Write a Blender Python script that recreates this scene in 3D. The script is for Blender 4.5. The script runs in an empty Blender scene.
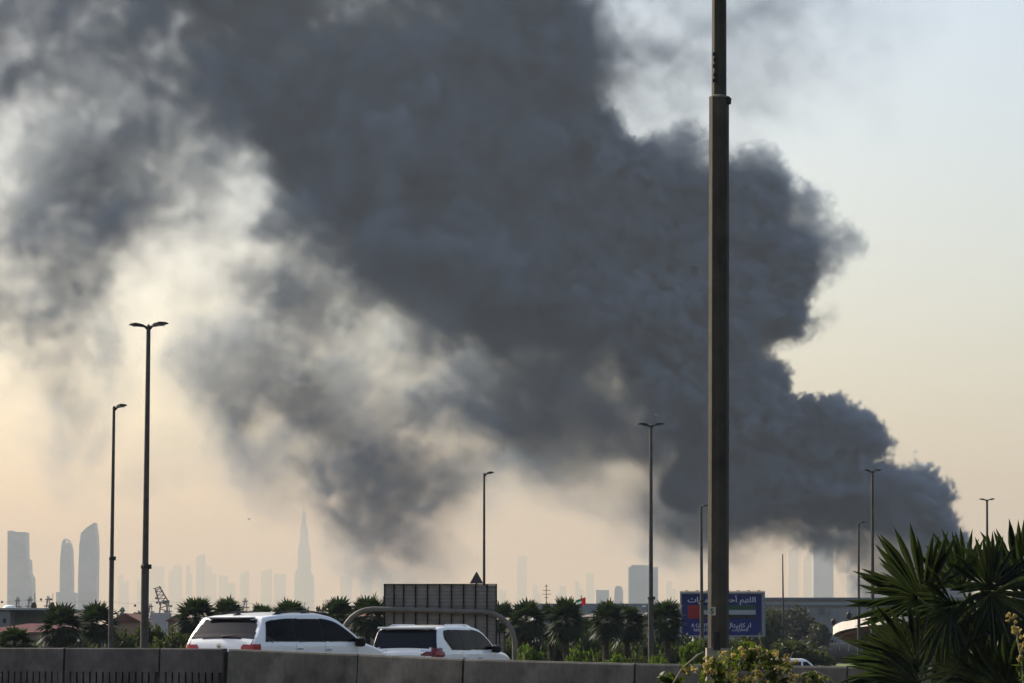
import bpy, bmesh, math, random
import numpy as np
from mathutils import Vector, Matrix, Euler

R = math.radians
scene = bpy.context.scene
col = scene.collection

# ------------------------------------------------------------------ camera
W_PX, H_PX = 1024, 683
F_PX = 2844.0                 # a 100 mm lens on a 36 mm sensor
CAM_H = 3.0
HORIZON = 640.0
TILT = math.atan((HORIZON - H_PX / 2) / F_PX)
cd = bpy.data.cameras.new('camera')
cam = bpy.data.objects.new('camera', cd)
col.objects.link(cam)
cd.sensor_width = 36.0
cd.lens = 36.0 * F_PX / W_PX
cd.clip_start = 0.5
cd.clip_end = 90000
cam.location = (0, 0, CAM_H)
cam.rotation_euler = (R(90) + TILT, 0, 0)
scene.camera = cam

# ------------------------------------------------------------------ sky, sun
SUN_EL, SUN_AZ = 34.0, -52.0     # azimuth from the view direction, minus = left
w = bpy.data.worlds.new('World')
scene.world = w
w.use_nodes = True
nt = w.node_tree
bg = nt.nodes['Background']
sky = nt.nodes.new('ShaderNodeTexSky')
sky.sky_type = 'NISHITA'
sky.sun_disc = False
sky.sun_elevation = R(SUN_EL)
sky.sun_rotation = R(SUN_AZ)
sky.air_density = 1.0
sky.dust_density = 4.0
sky.ozone_density = 1.7
nt.links.new(sky.outputs[0], bg.inputs[0])
bg.inputs[1].default_value = 0.15
sd = bpy.data.lights.new('sun', 'SUN')
sd.energy = 4.2
sd.angle = R(0.5)
sd.color = (1.0, 0.93, 0.82)
sun = bpy.data.objects.new('sun', sd)
col.objects.link(sun)
sdir = Vector((math.sin(R(SUN_AZ)) * math.cos(R(SUN_EL)), math.cos(R(SUN_AZ)) * math.cos(R(SUN_EL)), math.sin(R(SUN_EL))))
sun.rotation_euler = sdir.to_track_quat('Z', 'Y').to_euler()
sun.location = (-60, 40, 60)

vs = scene.view_settings
vs.view_transform = 'Standard'
vs.look = 'None'
vs.gamma = 1
vs.use_curve_mapping = False
vs.exposure = 0.57
scene.cycles.volume_bounces = 0
scene.cycles.max_bounces = 6
scene.cycles.volume_step_rate = 1.6
scene.cycles.volume_max_steps = 256
scene.cycles.use_denoising = True
scene.cycles.use_adaptive_sampling = True
scene.cycles.adaptive_threshold = 0.02
scene.cycles.transparent_max_bounces = 16
scene.cycles.sample_clamp_indirect = 4
# ------------------------------------------------------------------ haze and smoke
def at(px, py, Y):
    """World point seen at pixel (px, py) of the reference frame at forward distance Y."""
    dx = (px - W_PX / 2) / F_PX
    dz = -(py - H_PX / 2) / F_PX
    c, s = math.cos(TILT), math.sin(TILT)
    fy, fz = c - dz * s, s + dz * c
    return Vector((dx / fy * Y, Y, CAM_H + fz / fy * Y))

def volume_material(name, color, density, aniso, homog, absorb=(0, 0, 0)):
    m = bpy.data.materials.new(name)
    m.use_nodes = True
    t = m.node_tree
    t.nodes.clear()
    o = t.nodes.new('ShaderNodeOutputMaterial')
    p = t.nodes.new('ShaderNodeVolumePrincipled')
    p.inputs['Color'].default_value = (*color, 1)
    p.inputs['Density'].default_value = density
    p.inputs['Absorption Color'].default_value = (*absorb, 1)
    p.inputs['Anisotropy'].default_value = aniso
    p.inputs['Density Attribute'].default_value = '' if homog else 'density'
    t.links.new(p.outputs[0], o.inputs['Volume'])
    if homog:
        try: m.cycles.homogeneous_volume = True
        except Exception: pass
    return m

HAZE_TOP = 800.0
def build_haze():
    bm = bmesh.new()
    bmesh.ops.create_cube(bm, size=1)
    bmesh.ops.scale(bm, vec=(44000, 44000, HAZE_TOP + 1.0 + 3.0), verts=bm.verts)
    bmesh.ops.translate(bm, vec=(0, 15000, (HAZE_TOP - 4.0) / 2), verts=bm.verts)
    me = bpy.data.meshes.new('haze'); bm.to_mesh(me); bm.free()
    o = bpy.data.objects.new('haze', me); col.objects.link(o)
    me.materials.append(volume_material('haze_air', (0.385, 0.455, 0.55), 0.000125, 0.08, True, (0.585, 0.29, 0.0)))
    o['kind'] = 'stuff'
    o['label'] = 'thin beige dust haze in the air over the whole city'
    return o
build_haze()

SMOKE_Y = 1550.0
# opacity of the plume seen from the road: one row every 32 px, one number every 32 px
G = [
 (-160, [6.6,6.8,7.8,8.8,9.3,9.3,9.3,9.3,9.3,9,9,9,9,9,9,9,9,9,7,3,2,2,2,2,2,1,1,1,0,0,0,0,0]),
 (0, [5.6,6.8,7.8,7.8,7.9,8.9,9.3,9.3,9.3,9,9,9,9,8,8,9,10,10,9,6,0,0,0,0,0,0,0,0,0,0,0,0,0]),
 (32, [5.6,6.8,7.8,7.8,7.9,7.9,8.9,9.3,9.3,9,9,9,9,8,8,9,10,10,10,8,2,0,0,0,0,0,0,0,0,0,0,0,0]),
 (64, [5.6,6.8,6.8,6.8,7.9,7.9,8.9,9.3,9.3,9,10,10,9,9,9,10,10,10,10,8,3,0,0,0,0,0,0,0,0,0,0,0,0]),
 (96, [3.6,5.8,6.8,6.8,6.9,6.9,7.9,9.3,9.3,10,10,10,10,10,10,10,10,10,10,9,6,3,3,3,3,3,2,1,1,0,0,0,0]),
 (128, [3.6,5.8,6.8,6.8,6.9,5.9,6.9,8.6,9.3,10,10,10,10,10,10,10,10,10,10,10,8,8,8,8,8,8,8,8,8,8,8,8,8]),
 (160, [3.5,6.7,7.7,8.7,6.9,6.9,6.9,5.2,7,10,10,10,10,10,10,10,10,10,10,10,10,9,9,9,9,9,9,9,9,9,9,9,9]),
 (192, [4.3,5.4,7.4,8.4,6.5,5.5,4.5,4.2,4.2,8.6,10,10,10,10,10,10,9.6,10,10,10,10,10,10,10,10,9,8,8,8,8,8,8,8]),
 (224, [5.3,6.4,7.4,7.4,5.5,3.4,2.2,2.8,1.8,6.6,9,9,10,10,10,10,9.2,10,10,10,10,10,10,10,10,9,8,8,8,8,8,8,8]),
 (256, [3.9,4.9,5.9,5.9,2,1.5,1,1.4,0.6,3.4,7,8,9,10,10,10,9.6,9.6,10,10,10,10,10,10,10,10,8,8,7,7,7,7,7]),
 (288, [3.9,4.9,5.9,4.9,1,0,1,3,5,6.7,5.7,6.7,8.7,9.2,9.2,10,10,10,10,10,10,10,10,10,10,10,8,7,7,7,7,7,7]),
 (320, [2.9,3.9,4.9,3.9,1,0,3,5,6,6.7,5.7,5.7,7.5,7.3,8.7,9,10,10,10,10,10,10,10,10,10,10,7,6,6,6,6,6,6]),
 (352, [1.3,2.3,3.3,3.3,1,0,4,5,5,5.7,5.1,3.7,4.3,4.1,8.3,8,8,9,9.2,8.8,10,10,10,10,9,9,9,9,9,9,9,9,9]),
 (384, [0.3,1.3,3.3,2.3,1,0,2,5,5,5.7,6.7,5.1,2.7,3.3,5.2,8,9,9,9,8.7,9.5,10,10,10,10,10,10,10,10,10,10,10,10]),
 (416, [0.3,1.3,3.3,2.3,0,0,1,5,6,3.7,6.7,6.7,3.9,4.7,6.2,8,9,9,9,9,9,10,10,10,10,10,10,10,10,10,10,10,10]),
 (448, [0.3,0.3,2.3,2.3,0,1,1,3,6,3,4,7,5,3,5,5,8,8,8,9,9,9,10,10,10,10,10,10,10,10,10,10,10]),
 (480, [0,0,1,1,0,1,1,1,4,3,3,7.6,7.2,5,6,4,2,5,6,7,4,8,9,9,10,10,10,10,10,10,10,10,10]),
 (512, [0,0,0,0,0,0,0,0,0,2,1,4.4,7.2,7.2,4.5,1,0,2,2,3,3,7,8,8,9,10,10,10,10,10,10,10,10]),
 (544, [0,0,0,0,0,0,0,0,0,0,0,0.6,4.8,5.4,2.6,0,0,0,0,0,1,4,2,3,2,5,8,7,9,10,10,10,10]),
 (576, [0,0,0,0,0,0,0,0,0,0,0,0,1,2,1,0,0,0,0,0,0,0,0,0,0,0,0,6,4,8,9,9,9]),
 (608, [0,0,0,0,0,0,0,0,0,0,0,0,0,0,0,0,0,0,0,0,0,0,0,0,0,0,0,6,7,9,9,9,9]),
 (640, [0,0,0,0,0,0,0,0,0,0,0,0,0,0,0,0,0,0,0,0,0,0,0,0,0,0,0,6,8,9,9,9,9]),
]
VEIL = [
 (-160,[0]*18+[2,3,3,3,3,3,2,2,1,1,0,0,0,0,0]),
 (0,   [0]*18+[3,3,3.2,3.8,4.2,4,4.2,4.8,3,1.5,1.2,.8,0,0,0]),
 (32,  [0]*18+[4,5,4.5,4.5,4.5,4,4.2,4.2,2.5,2.2,1.6,.8,0,0,0]),
 (64,  [0]*18+[4,5.5,6,5.8,5,4,3.8,3.4,2.8,1.8,1,.4,0,0,0]),
 (96,  [0]*18+[4,4,4.2,4.5,4.2,3.8,3,1.6,1.5,.9,.8,0,0,0,0]),
 (128, [0]*18+[4,4,3.5,3.4,3.4,2,1,.6,.4,0,0,0,0,0,0]),
 (160, [0]*18+[3,3,3,2,2,.6,0,0,0,0,0,0,0,0,0]),
 (192, [0]*33),
 (640, [0]*33),
]
# the crisp sunward edge of the plume
EDGE = [(560,-400),(585,-160),(598,-40),(606,0),(618,30),(640,62),(632,84),(606,92),(620,112),(630,138),(642,141),(655,134),(668,133),(680,121),(694,122),(704,136),(722,148),(734,156),
 (744,150),(760,147),(777,150),(786,164),(799,184),(815,190),(831,189),(838,203),(835,222),(850,228),(866,234),(872,245),(865,257),(850,261),
 (842,276),(822,283),(813,300),(813,318),(834,310),(838,318),(826,331),(800,338),(775,346),(772,356),(784,366),(790,376),(787,394),(800,400),(815,397),(832,399),(850,405),(867,411),
 (880,424),(885,437),(893,441),(892,449),(880,453),(871,462),(884,466),(900,462),(920,466),(936,475),(950,485),(953,495),(946,503),(952,516),(964,530),(972,560),
 (968,600),(960,640),(930,700),(860,700),(858,640),(852,590),(858,570),(845,563),(820,556),(790,548),(760,560),(700,640),(500,700),(-900,700),(-900,-400)]

def build_smoke():
    rng = np.random.default_rng(11)
    x0, x1, y0, y1 = -300.0, 1010.0, -170.0, 641.0      # extent in mid-plane pixels
    m_px = SMOKE_Y / math.cos(TILT) / F_PX
    halfT = 70.0                                          # metres
    step = 2.6
    nx = int((x1 - x0) / step); nz = int((y1 - y0) / step); ny = 44
    # world frame of the box
    pa = at(x0, HORIZON, SMOKE_Y); pb = at(x1, HORIZON, SMOKE_Y)
    zb = at(512, y1, SMOKE_Y).z; zt = at(512, y0, SMOKE_Y).z
    X = np.linspace(x0, x1, nx, dtype=np.float32)
    Zw = np.linspace(zb, zt, nz)
    c, s = math.cos(TILT), math.sin(TILT)
    q = (Zw - CAM_H) / SMOKE_Y
    PY = (H_PX / 2 - F_PX * (q * c - s) / (c + q * s)).astype(np.float32)      # picture row of each layer
    Yv = np.linspace(-1, 1, ny, dtype=np.float32)

    def fft_noise(beta, kmin, kmax, seed, stretch=1.0):
        # isotropic band-limited noise in pixel units on the whole lattice, std = 1
        r = np.random.default_rng(seed)
        a = r.standard_normal((nx, ny, nz), dtype=np.float32)
        f = np.fft.rfftn(a)
        dy = 2 * halfT / m_px / ny
        kx = np.fft.fftfreq(nx, step)[:, None, None]
        ky = np.fft.fftfreq(ny, dy)[None, :, None]
        kz = np.fft.rfftfreq(nz, step)[None, None, :]
        ka = (-kx * .84 + kz * .54) * stretch; kb = kx * .54 + kz * .84      # drawn out along the drift, up and to the left
        k = np.sqrt(ka**2 + ky**2 + kb**2) + 1e-9
        amp = k ** (-beta / 2.0)
        amp *= (k > kmin) * np.exp(-(k / kmax) ** 2)
        o = np.fft.irfftn(f * amp, s=(nx, ny, nz), axes=(0, 1, 2)).astype(np.float32)
        return o / o.std()
    big = fft_noise(4.6, 1 / 260.0, 1 / 5.0, 1)
    big2 = fft_noise(4.6, 1 / 260.0, 1 / 5.0, 2)
    wisp = fft_noise(3.9, 1 / 150.0, 1 / 4.0, 5, 3.2)
    wisp2 = fft_noise(3.9, 1 / 150.0, 1 / 4.0, 6, 3.2)
    mid = fft_noise(3.9, 1 / 90.0, 1 / 4.0, 3)
    bump = fft_noise(3.6, 1 / 48.0, 1 / 5.0, 4)
    bil = 1.0 - np.abs(bump) * 1.25                        # billowed: rounded lobes, sharp creases

    def lookup(table, px, py):
        ys = np.array([r[0] for r in table], dtype=np.float32)
        M = np.array([r[1][:33] for r in table], dtype=np.float32) / 10.0
        fx = np.clip(px / 32.0, 0, 31.999)
        ix = fx.astype(np.int32); tx = fx - ix
        iy = np.clip(np.searchsorted(ys, py, side='right') - 1, 0, len(ys) - 2)
        ty = np.clip((py - ys[iy]) / (ys[iy + 1] - ys[iy]), 0, 1)
        tx = tx * tx * (3 - 2 * tx); ty = ty * ty * (3 - 2 * ty)
        return (M[iy, ix] * (1 - tx) * (1 - ty) + M[iy, ix + 1] * tx * (1 - ty) +
                M[iy + 1, ix] * (1 - tx) * ty + M[iy + 1, ix + 1] * tx * ty)

    # signed distance to the edge polygon on a 2-D lattice of the same pitch (positive inside)
    P = np.array(EDGE, dtype=np.float32)
    gx, gy = np.meshgrid(np.arange(x0, x1 + 60, 3, dtype=np.float32), np.arange(y0 - 60, y1 + 60, 3, dtype=np.float32), indexing='ij')
    dmin = np.full(gx.shape, 1e9, np.float32); ins = np.zeros(gx.shape, bool)
    for i in range(len(P)):
        ax, ay = P[i]; bx_, by_ = P[(i + 1) % len(P)]
        vx, vy = bx_ - ax, by_ - ay
        t = np.clip(((gx - ax) * vx + (gy - ay) * vy) / (vx * vx + vy * vy), 0, 1)
        dmin = np.minimum(dmin, np.hypot(gx - ax - t * vx, gy - ay - t * vy))
        cr = ((ay > gy) != (by_ > gy))
        with np.errstate(divide='ignore', invalid='ignore'):
            xi = (bx_ - ax) * (gy - ay) / (by_ - ay) + ax
        ins ^= cr & (gx < xi)
    SD = np.where(ins, dmin, -dmin)

    px = X[:, None, None] + 0 * big
    py = PY[None, None, :] + 0 * big
    yy = Yv[None, :, None] + 0 * big
    # how wispy: strong bending of the soft left part, little at the crisp right edge
    soft = np.maximum(np.clip((640 - px) / 260, 0.12, 1), np.clip((py - 440) / 60, 0, .9))
    soft = soft * (1 - .5 * np.clip((270 - py) / 120, 0, 1) * np.clip((340 - px) / 120, 0, 1))
    wx = px + (big * 14 + wisp * 9 + mid * 3) * soft
    wy = py + (big2 * 12 + wisp2 * 8 + bil * 3) * soft
    o1 = lookup(G, wx, wy)
    o1 = np.maximum(o1, .67 * np.clip((165 - py) / 80, 0, 1) * np.clip((560 - px) / 60, 0, 1) * np.clip((px + 330) / 60, 0, 1))
    sx = px + mid * 3.0; sy = py + bump * 2.5
    ii = np.clip(((sx - x0) / 3).astype(int), 0, SD.shape[0] - 1); jj = np.clip(((sy - y0 + 60) / 3).astype(int), 0, SD.shape[1] - 1)
    sdv = SD[ii, jj]
    crispw = np.clip((px - 540) / 80, 0, 1)
    # the dense right part is a rounded mass with a billowed skin
    lens = 60 * yy * yy
    surf = sdv - lens * (0.3 + 0.7 * np.clip(1 - sdv / 160, 0, 1)) + bil * 10.0 - 2.0 + mid * 4
    m1 = np.clip(surf / 3.2, 0, 1)
    # the left part is a torn, folded sheet that wanders back and forth in depth
    c0 = 0.42 * np.tanh(big[:, ny // 2:ny // 2 + 1, :] * .8)
    sheet = np.exp(-((yy - c0 - .10 * mid) / 0.30) ** 2)
    calm = 1 - .95 * np.clip((270 - py) / 120, 0, 1) * np.clip((340 - px) / 120, 0, 1)      # the upper left is an even veil
    mod = np.exp((0.34 * wisp + 0.26 * mid + 0.14 * bump) * calm)
    sheet = sheet * mod
    sheet /= sheet.mean(axis=1, keepdims=True) * .6 + (sheet.mean() * .4)
    o1 = np.clip(o1, 0, 0.985)
    tau = -np.log(1 - o1)
    hd = .52 + .17 * np.tanh(big2) + .06 * (bil - .2) + .035 * mid + .05 * wisp           # billowed front and back faces
    front = np.clip((hd - np.abs(yy)) / .06, 0, 1)
    d_core = 3.0 * tau * np.clip((o1 - .55) / .35, .5, 1) * (1 + 1.6 * np.clip((o1 - .9) / .08, 0, 1)) * np.exp(.25 * mid) * m1 * front
    d_soft = 2.2 * tau * sheet * np.clip((sdv + 6) / 20, 0, 1)
    # toward the heart of the plume the sheet thickens into the mass
    d1 = d_core * crispw + (1 - crispw) * (d_soft + np.clip((o1 - .9) / .08, 0, 1) * 9 * front)
    under = np.clip((py - 470) / 40, 0, 1) * (o1 < .9)
    d1 = np.where(under * crispw > 0, d1 * (1 - under * crispw) + under * crispw * 2.2 * tau * sheet * m1, d1)
    wx = px + big2 * 14 + wisp * 10; wy = py + big * 12 + wisp2 * 8
    o2 = np.clip(lookup(VEIL, wx, wy), 0, .9)
    d2 = -1.4 * np.log(1 - o2) * sheet
    d = (d1 + d2) / (2 * halfT)
    edge = np.clip((1 - np.abs(yy)) * 6, 0, 1)
    d = (d * edge).astype(np.float32)
    d[0] = 0; d[-1] = 0; d[:, 0] = 0; d[:, -1] = 0; d[:, :, 0] = 0; d[:, :, -1] = 0
    d[d < 2e-5] = 0

    me = bpy.data.meshes.new('smoke_density')
    n = d.size
    me.vertices.add(n)
    at_ = me.attributes.new('soot', 'FLOAT', 'POINT')
    at_.data.foreach_set('value', d.transpose(2, 1, 0).ravel())          # index = ix + nx*(iy + ny*iz)
    o = bpy.data.objects.new('smoke_plume', me)
    col.objects.link(o)
    o['kind'] = 'stuff'
    o['label'] = 'huge dark grey smoke plume drifting left across the sky over the city'
    ng = bpy.data.node_groups.new('smoke_volume', 'GeometryNodeTree')
    ng.interface.new_socket('Geometry', in_out='INPUT', socket_type='NodeSocketGeometry')
    ng.interface.new_socket('Geometry', in_out='OUTPUT', socket_type='NodeSocketGeometry')
    N = ng.nodes.new; L = ng.links.new
    gi = N('NodeGroupInput'); go = N('NodeGroupOutput')
    vc = N('GeometryNodeVolumeCube')
    bmin = Vector((pa.x, SMOKE_Y - halfT, zb)); bmax = Vector((pb.x, SMOKE_Y + halfT, zt))
    vc.inputs['Min'].default_value = bmin; vc.inputs['Max'].default_value = bmax
    vc.inputs['Resolution X'].default_value = nx
    vc.inputs['Resolution Y'].default_value = ny
    vc.inputs['Resolution Z'].default_value = nz
    pos = N('GeometryNodeInputPosition')
    mr = N('ShaderNodeMapRange'); mr.data_type = 'FLOAT_VECTOR'
    mr.inputs[7].default_value = bmin; mr.inputs[8].default_value = bmax
    mr.inputs[9].default_value = (0, 0, 0); mr.inputs[10].default_value = (nx - 1, ny - 1, nz - 1)
    L(pos.outputs[0], mr.inputs[6])
    sn = N('ShaderNodeVectorMath'); sn.operation = 'ADD'; sn.inputs[1].default_value = (.5, .5, .5)
    L(mr.outputs[1], sn.inputs[0])
    fl = N('ShaderNodeVectorMath'); fl.operation = 'FLOOR'
    L(sn.outputs[0], fl.inputs[0])
    sp = N('ShaderNodeSeparateXYZ'); L(fl.outputs[0], sp.inputs[0])
    # integer arithmetic keeps the index exact
    def fi(out):
        f = N('FunctionNodeFloatToInt'); f.rounding_mode = 'ROUND'; L(out, f.inputs[0]); return f.outputs[0]
    def im(op, a, b):
        f = N('FunctionNodeIntegerMath'); f.operation = op
        for k, v in enumerate((a, b)):
            if isinstance(v, int): f.inputs[k].default_value = v
            else: L(v, f.inputs[k])
        return f.outputs[0]
    idx = im('ADD', fi(sp.outputs[0]), im('MULTIPLY', im('ADD', fi(sp.outputs[1]), im('MULTIPLY', fi(sp.outputs[2]), ny)), nx))
    si = N('GeometryNodeSampleIndex'); si.data_type = 'FLOAT'; si.domain = 'POINT'; si.clamp = True
    na = N('GeometryNodeInputNamedAttribute'); na.data_type = 'FLOAT'; na.inputs[0].default_value = 'soot'
    L(gi.outputs[0], si.inputs['Geometry'])
    L(na.outputs[0], si.inputs['Value'])
    L(idx, si.inputs['Index'])
    L(si.outputs[0], vc.inputs['Density'])
    sm = N('GeometryNodeSetMaterial')
    mat = volume_material('soot_smoke', (0.42, 0.53, 0.68), 1.0, 0.0, False)
    me.materials.append(mat)
    sm.inputs['Material'].default_value = mat
    L(vc.outputs[0], sm.inputs['Geometry'])
    L(sm.outputs[0], go.inputs[0])
    md = o.modifiers.new('smoke_volume', 'NODES'); md.node_group = ng
    print('smoke', nx, ny, nz, n)
    return o
build_smoke()
bm = bmesh.new(); bmesh.ops.create_grid(bm, x_segments=1, y_segments=1, size=22000)
bmesh.ops.translate(bm, vec=(0, 15000, 0), verts=bm.verts)
me = bpy.data.meshes.new('ground'); bm.to_mesh(me); bm.free()
g = bpy.data.objects.new('ground', me); col.objects.link(g); g['kind']='structure'
# ------------------------------------------------------------------ helpers
def tag(o, label=None, cat=None, group=None, kind=None):
    if label: o['label'] = label
    if cat: o['category'] = cat
    if group: o['group'] = group
    if kind: o['kind'] = kind
    return o

def empty(name, loc, rz=0.0, label=None, cat=None, group=None):
    o = bpy.data.objects.new(name, None)
    col.objects.link(o)
    o.location = loc
    o.rotation_euler = (0, 0, rz)
    o.empty_display_size = 0.3
    return tag(o, label, cat, group)

def copy_tree(o, parent=None):
    c = o.copy()
    for k in list(c.keys()):
        pass
    col.objects.link(c)
    c.parent = parent
    for ch in [q for q in bpy.data.objects if q.parent == o]:
        copy_tree(ch, c)
    return c

def mat(name, color, rough=0.7, metal=0.0, var=0.12, scale=3.0, spec=0.2, coat=0.0, bump=0.0, dark=None, coords='Object'):
    m = bpy.data.materials.new(name)
    m.use_nodes = True
    t = m.node_tree
    p = t.nodes['Principled BSDF']
    p.inputs['Roughness'].default_value = rough
    p.inputs['Metallic'].default_value = metal
    p.inputs['Specular IOR Level'].default_value = spec
    p.inputs['Coat Weight'].default_value = coat
    p.inputs['Base Color'].default_value = (*color, 1)
    if var > 0:
        tc = t.nodes.new('ShaderNodeTexCoord')
        n = t.nodes.new('ShaderNodeTexNoise')
        n.inputs['Scale'].default_value = scale
        n.inputs['Detail'].default_value = 6
        n.inputs['Roughness'].default_value = 0.65
        t.links.new(tc.outputs[coords], n.inputs['Vector'])
        r = t.nodes.new('ShaderNodeValToRGB')
        c0 = dark if dark else tuple(x * (1 - var * 1.6) for x in color)
        c1 = tuple(min(1, x * (1 + var)) for x in color)
        r.color_ramp.elements[0].position = 0.32; r.color_ramp.elements[0].color = (*c0, 1)
        r.color_ramp.elements[1].position = 0.66; r.color_ramp.elements[1].color = (*c1, 1)
        t.links.new(n.outputs[0], r.inputs[0])
        t.links.new(r.outputs[0], p.inputs['Base Color'])
        if bump > 0:
            b = t.nodes.new('ShaderNodeBump')
            b.inputs['Strength'].default_value = bump
            b.inputs['Distance'].default_value = 0.02
            t.links.new(n.outputs[0], b.inputs['Height'])
            t.links.new(b.outputs[0], p.inputs['Normal'])
    return m

def leaf_mat(name, color, var=0.45, transl=0.35, scale=1.5, rough=0.55, tcol=None):
    m = mat(name, color, rough=rough, var=var, scale=scale, spec=0.12)
    t = m.node_tree
    out = t.nodes['Material Output']; p = t.nodes['Principled BSDF']
    tr = t.nodes.new('ShaderNodeBsdfTranslucent')
    tc_ = tcol or (color[0] * 1.6, color[1] * 1.7, color[2] * .9)
    tr.inputs[0].default_value = (*tc_, 1)
    mx = t.nodes.new('ShaderNodeMixShader'); mx.inputs[0].default_value = transl
    t.links.new(p.outputs[0], mx.inputs[1]); t.links.new(tr.outputs[0], mx.inputs[2])
    t.links.new(mx.outputs[0], out.inputs['Surface'])
    return m

class MB:
    def __init__(self):
        self.v = []; self.f = []
    def add(self, verts, faces):
        k = len(self.v)
        self.v += [tuple(x) for x in verts]
        self.f += [tuple(i + k for i in f) for f in faces]
        return self
    def box(self, c, s, rz=0.0, M=None):
        hx, hy, hz = s[0] / 2, s[1] / 2, s[2] / 2
        vs_ = [Vector((x, y, z)) for z in (-hz, hz) for y in (-hy, hy) for x in (-hx, hx)]
        if rz:
            m = Matrix.Rotation(rz, 3, 'Z'); vs_ = [m @ q for q in vs_]
        if M is not None: vs_ = [M @ q for q in vs_]
        vs_ = [q + Vector(c) for q in vs_]
        return self.add(vs_, [(0, 2, 3, 1), (4, 5, 7, 6), (0, 1, 5, 4), (2, 6, 7, 3), (0, 4, 6, 2), (1, 3, 7, 5)])
    def bar(self, a, b, ra, rb=None, n=8, caps=True):
        a = Vector(a); b = Vector(b); rb = ra if rb is None else rb
        d = (b - a).normalized()
        u = d.orthogonal().normalized(); w_ = d.cross(u)
        vs_ = []
        for p, r in ((a, ra), (b, rb)):
            for i in range(n):
                t = 2 * math.pi * i / n
                vs_.append(p + u * (r * math.cos(t)) + w_ * (r * math.sin(t)))
        fs = [(i, (i + 1) % n, n + (i + 1) % n, n + i) for i in range(n)]
        if caps: fs += [tuple(range(n))[::-1], tuple(range(n, 2 * n))]
        return self.add(vs_, fs)
    def tube(self, pts, rads, n=8):
        pts = [Vector(p) for p in pts]
        if not hasattr(rads, '__len__'): rads = [rads] * len(pts)
        vs_ = []; ref = None
        for i, p in enumerate(pts):
            d = (pts[min(i + 1, len(pts) - 1)] - pts[max(i - 1, 0)]).normalized()
            if ref is None: ref = d.orthogonal().normalized()
            u = (ref - d * ref.dot(d)).normalized(); ref = u
            w_ = d.cross(u)
            for k in range(n):
                t = 2 * math.pi * k / n
                vs_.append(p + u * (rads[i] * math.cos(t)) + w_ * (rads[i] * math.sin(t)))
        fs = []
        for i in range(len(pts) - 1):
            for k in range(n):
                fs.append((i * n + k, i * n + (k + 1) % n, (i + 1) * n + (k + 1) % n, (i + 1) * n + k))
        fs += [tuple(range(n))[::-1], tuple(range((len(pts) - 1) * n, len(pts) * n))]
        return self.add(vs_, fs)
    def prism(self, poly, z0, z1):
        n = len(poly)
        vs_ = [(x, y, z0) for x, y in poly] + [(x, y, z1) for x, y in poly]
        fs = [(i, (i + 1) % n, n + (i + 1) % n, n + i) for i in range(n)]
        fs += [tuple(range(n))[::-1], tuple(range(n, 2 * n))]
        return self.add(vs_, fs)
    def prism_y(self, poly, y0, y1):
        n = len(poly)
        vs_ = [(x, y0, z) for x, z in poly] + [(x, y1, z) for x, z in poly]
        fs = [(i, (i + 1) % n, n + (i + 1) % n, n + i)[::-1] for i in range(n)]
        fs += [tuple(range(n)), tuple(range(n, 2 * n))[::-1]]
        return self.add(vs_, fs)
    def lathe(self, prof, c=(0, 0, 0), n=20):
        vs_ = []; c = Vector(c)
        for r, z in prof:
            for k in range(n):
                t = 2 * math.pi * k / n
                vs_.append(c + Vector((r * math.cos(t), r * math.sin(t), z)))
        fs = []
        for i in range(len(prof) - 1):
            for k in range(n):
                fs.append((i * n + k, i * n + (k + 1) % n, (i + 1) * n + (k + 1) % n, (i + 1) * n + k))
        fs += [tuple(range(n))[::-1], tuple(range((len(prof) - 1) * n, len(prof) * n))]
        return self.add(vs_, fs)
    def build(self, name, material, parent=None, smooth=False, loc=None, rz=0, bevel=0):
        me = bpy.data.meshes.new(name)
        me.from_pydata([tuple(x) for x in self.v], [], self.f)
        me.validate()
        bm = bmesh.new(); bm.from_mesh(me)
        bmesh.ops.recalc_face_normals(bm, faces=bm.faces)
        if bevel:
            bmesh.ops.bevel(bm, geom=[e for e in bm.edges if len(e.link_faces) == 2 and e.calc_face_angle(0) > 0.5], offset=bevel, segments=2, affect='EDGES', profile=0.6)
        bm.to_mesh(me); bm.free()
        if smooth:
            for p in me.polygons: p.use_smooth = True
            me.set_sharp_from_angle(angle=R(40))
        me.materials.append(material)
        o = bpy.data.objects.new(name, me)
        col.objects.link(o)
        if parent is not None: o.parent = parent
        if loc is not None: o.location = loc
        if rz: o.rotation_euler = (0, 0, rz)
        return o

M = {}
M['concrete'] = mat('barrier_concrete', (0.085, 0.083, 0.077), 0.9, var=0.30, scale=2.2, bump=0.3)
def streaks(m, amt=.28):
    t = m.node_tree; p = t.nodes['Principled BSDF']
    src = p.inputs['Base Color'].links[0].from_socket
    tc = t.nodes.new('ShaderNodeTexCoord'); mp = t.nodes.new('ShaderNodeMapping'); mp.inputs['Scale'].default_value = (2.2, 2.2, .35)
    n = t.nodes.new('ShaderNodeTexNoise'); n.inputs['Scale'].default_value = 1.3; n.inputs['Detail'].default_value = 7; n.inputs['Roughness'].default_value = .7
    r = t.nodes.new('ShaderNodeMapRange'); r.inputs[1].default_value = .42; r.inputs[2].default_value = .68; r.inputs[3].default_value = 1.15; r.inputs[4].default_value = 1 - amt
    mx = t.nodes.new('ShaderNodeVectorMath'); mx.operation = 'SCALE'
    t.links.new(tc.outputs['Object'], mp.inputs[0]); t.links.new(mp.outputs[0], n.inputs['Vector']); t.links.new(n.outputs[0], r.inputs[0])
    t.links.new(src, mx.inputs[0]); t.links.new(r.outputs[0], mx.inputs['Scale']); t.links.new(mx.outputs[0], p.inputs['Base Color'])
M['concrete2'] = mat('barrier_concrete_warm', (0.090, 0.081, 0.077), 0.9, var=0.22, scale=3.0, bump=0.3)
streaks(M['concrete']); streaks(M['concrete2'])
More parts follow.
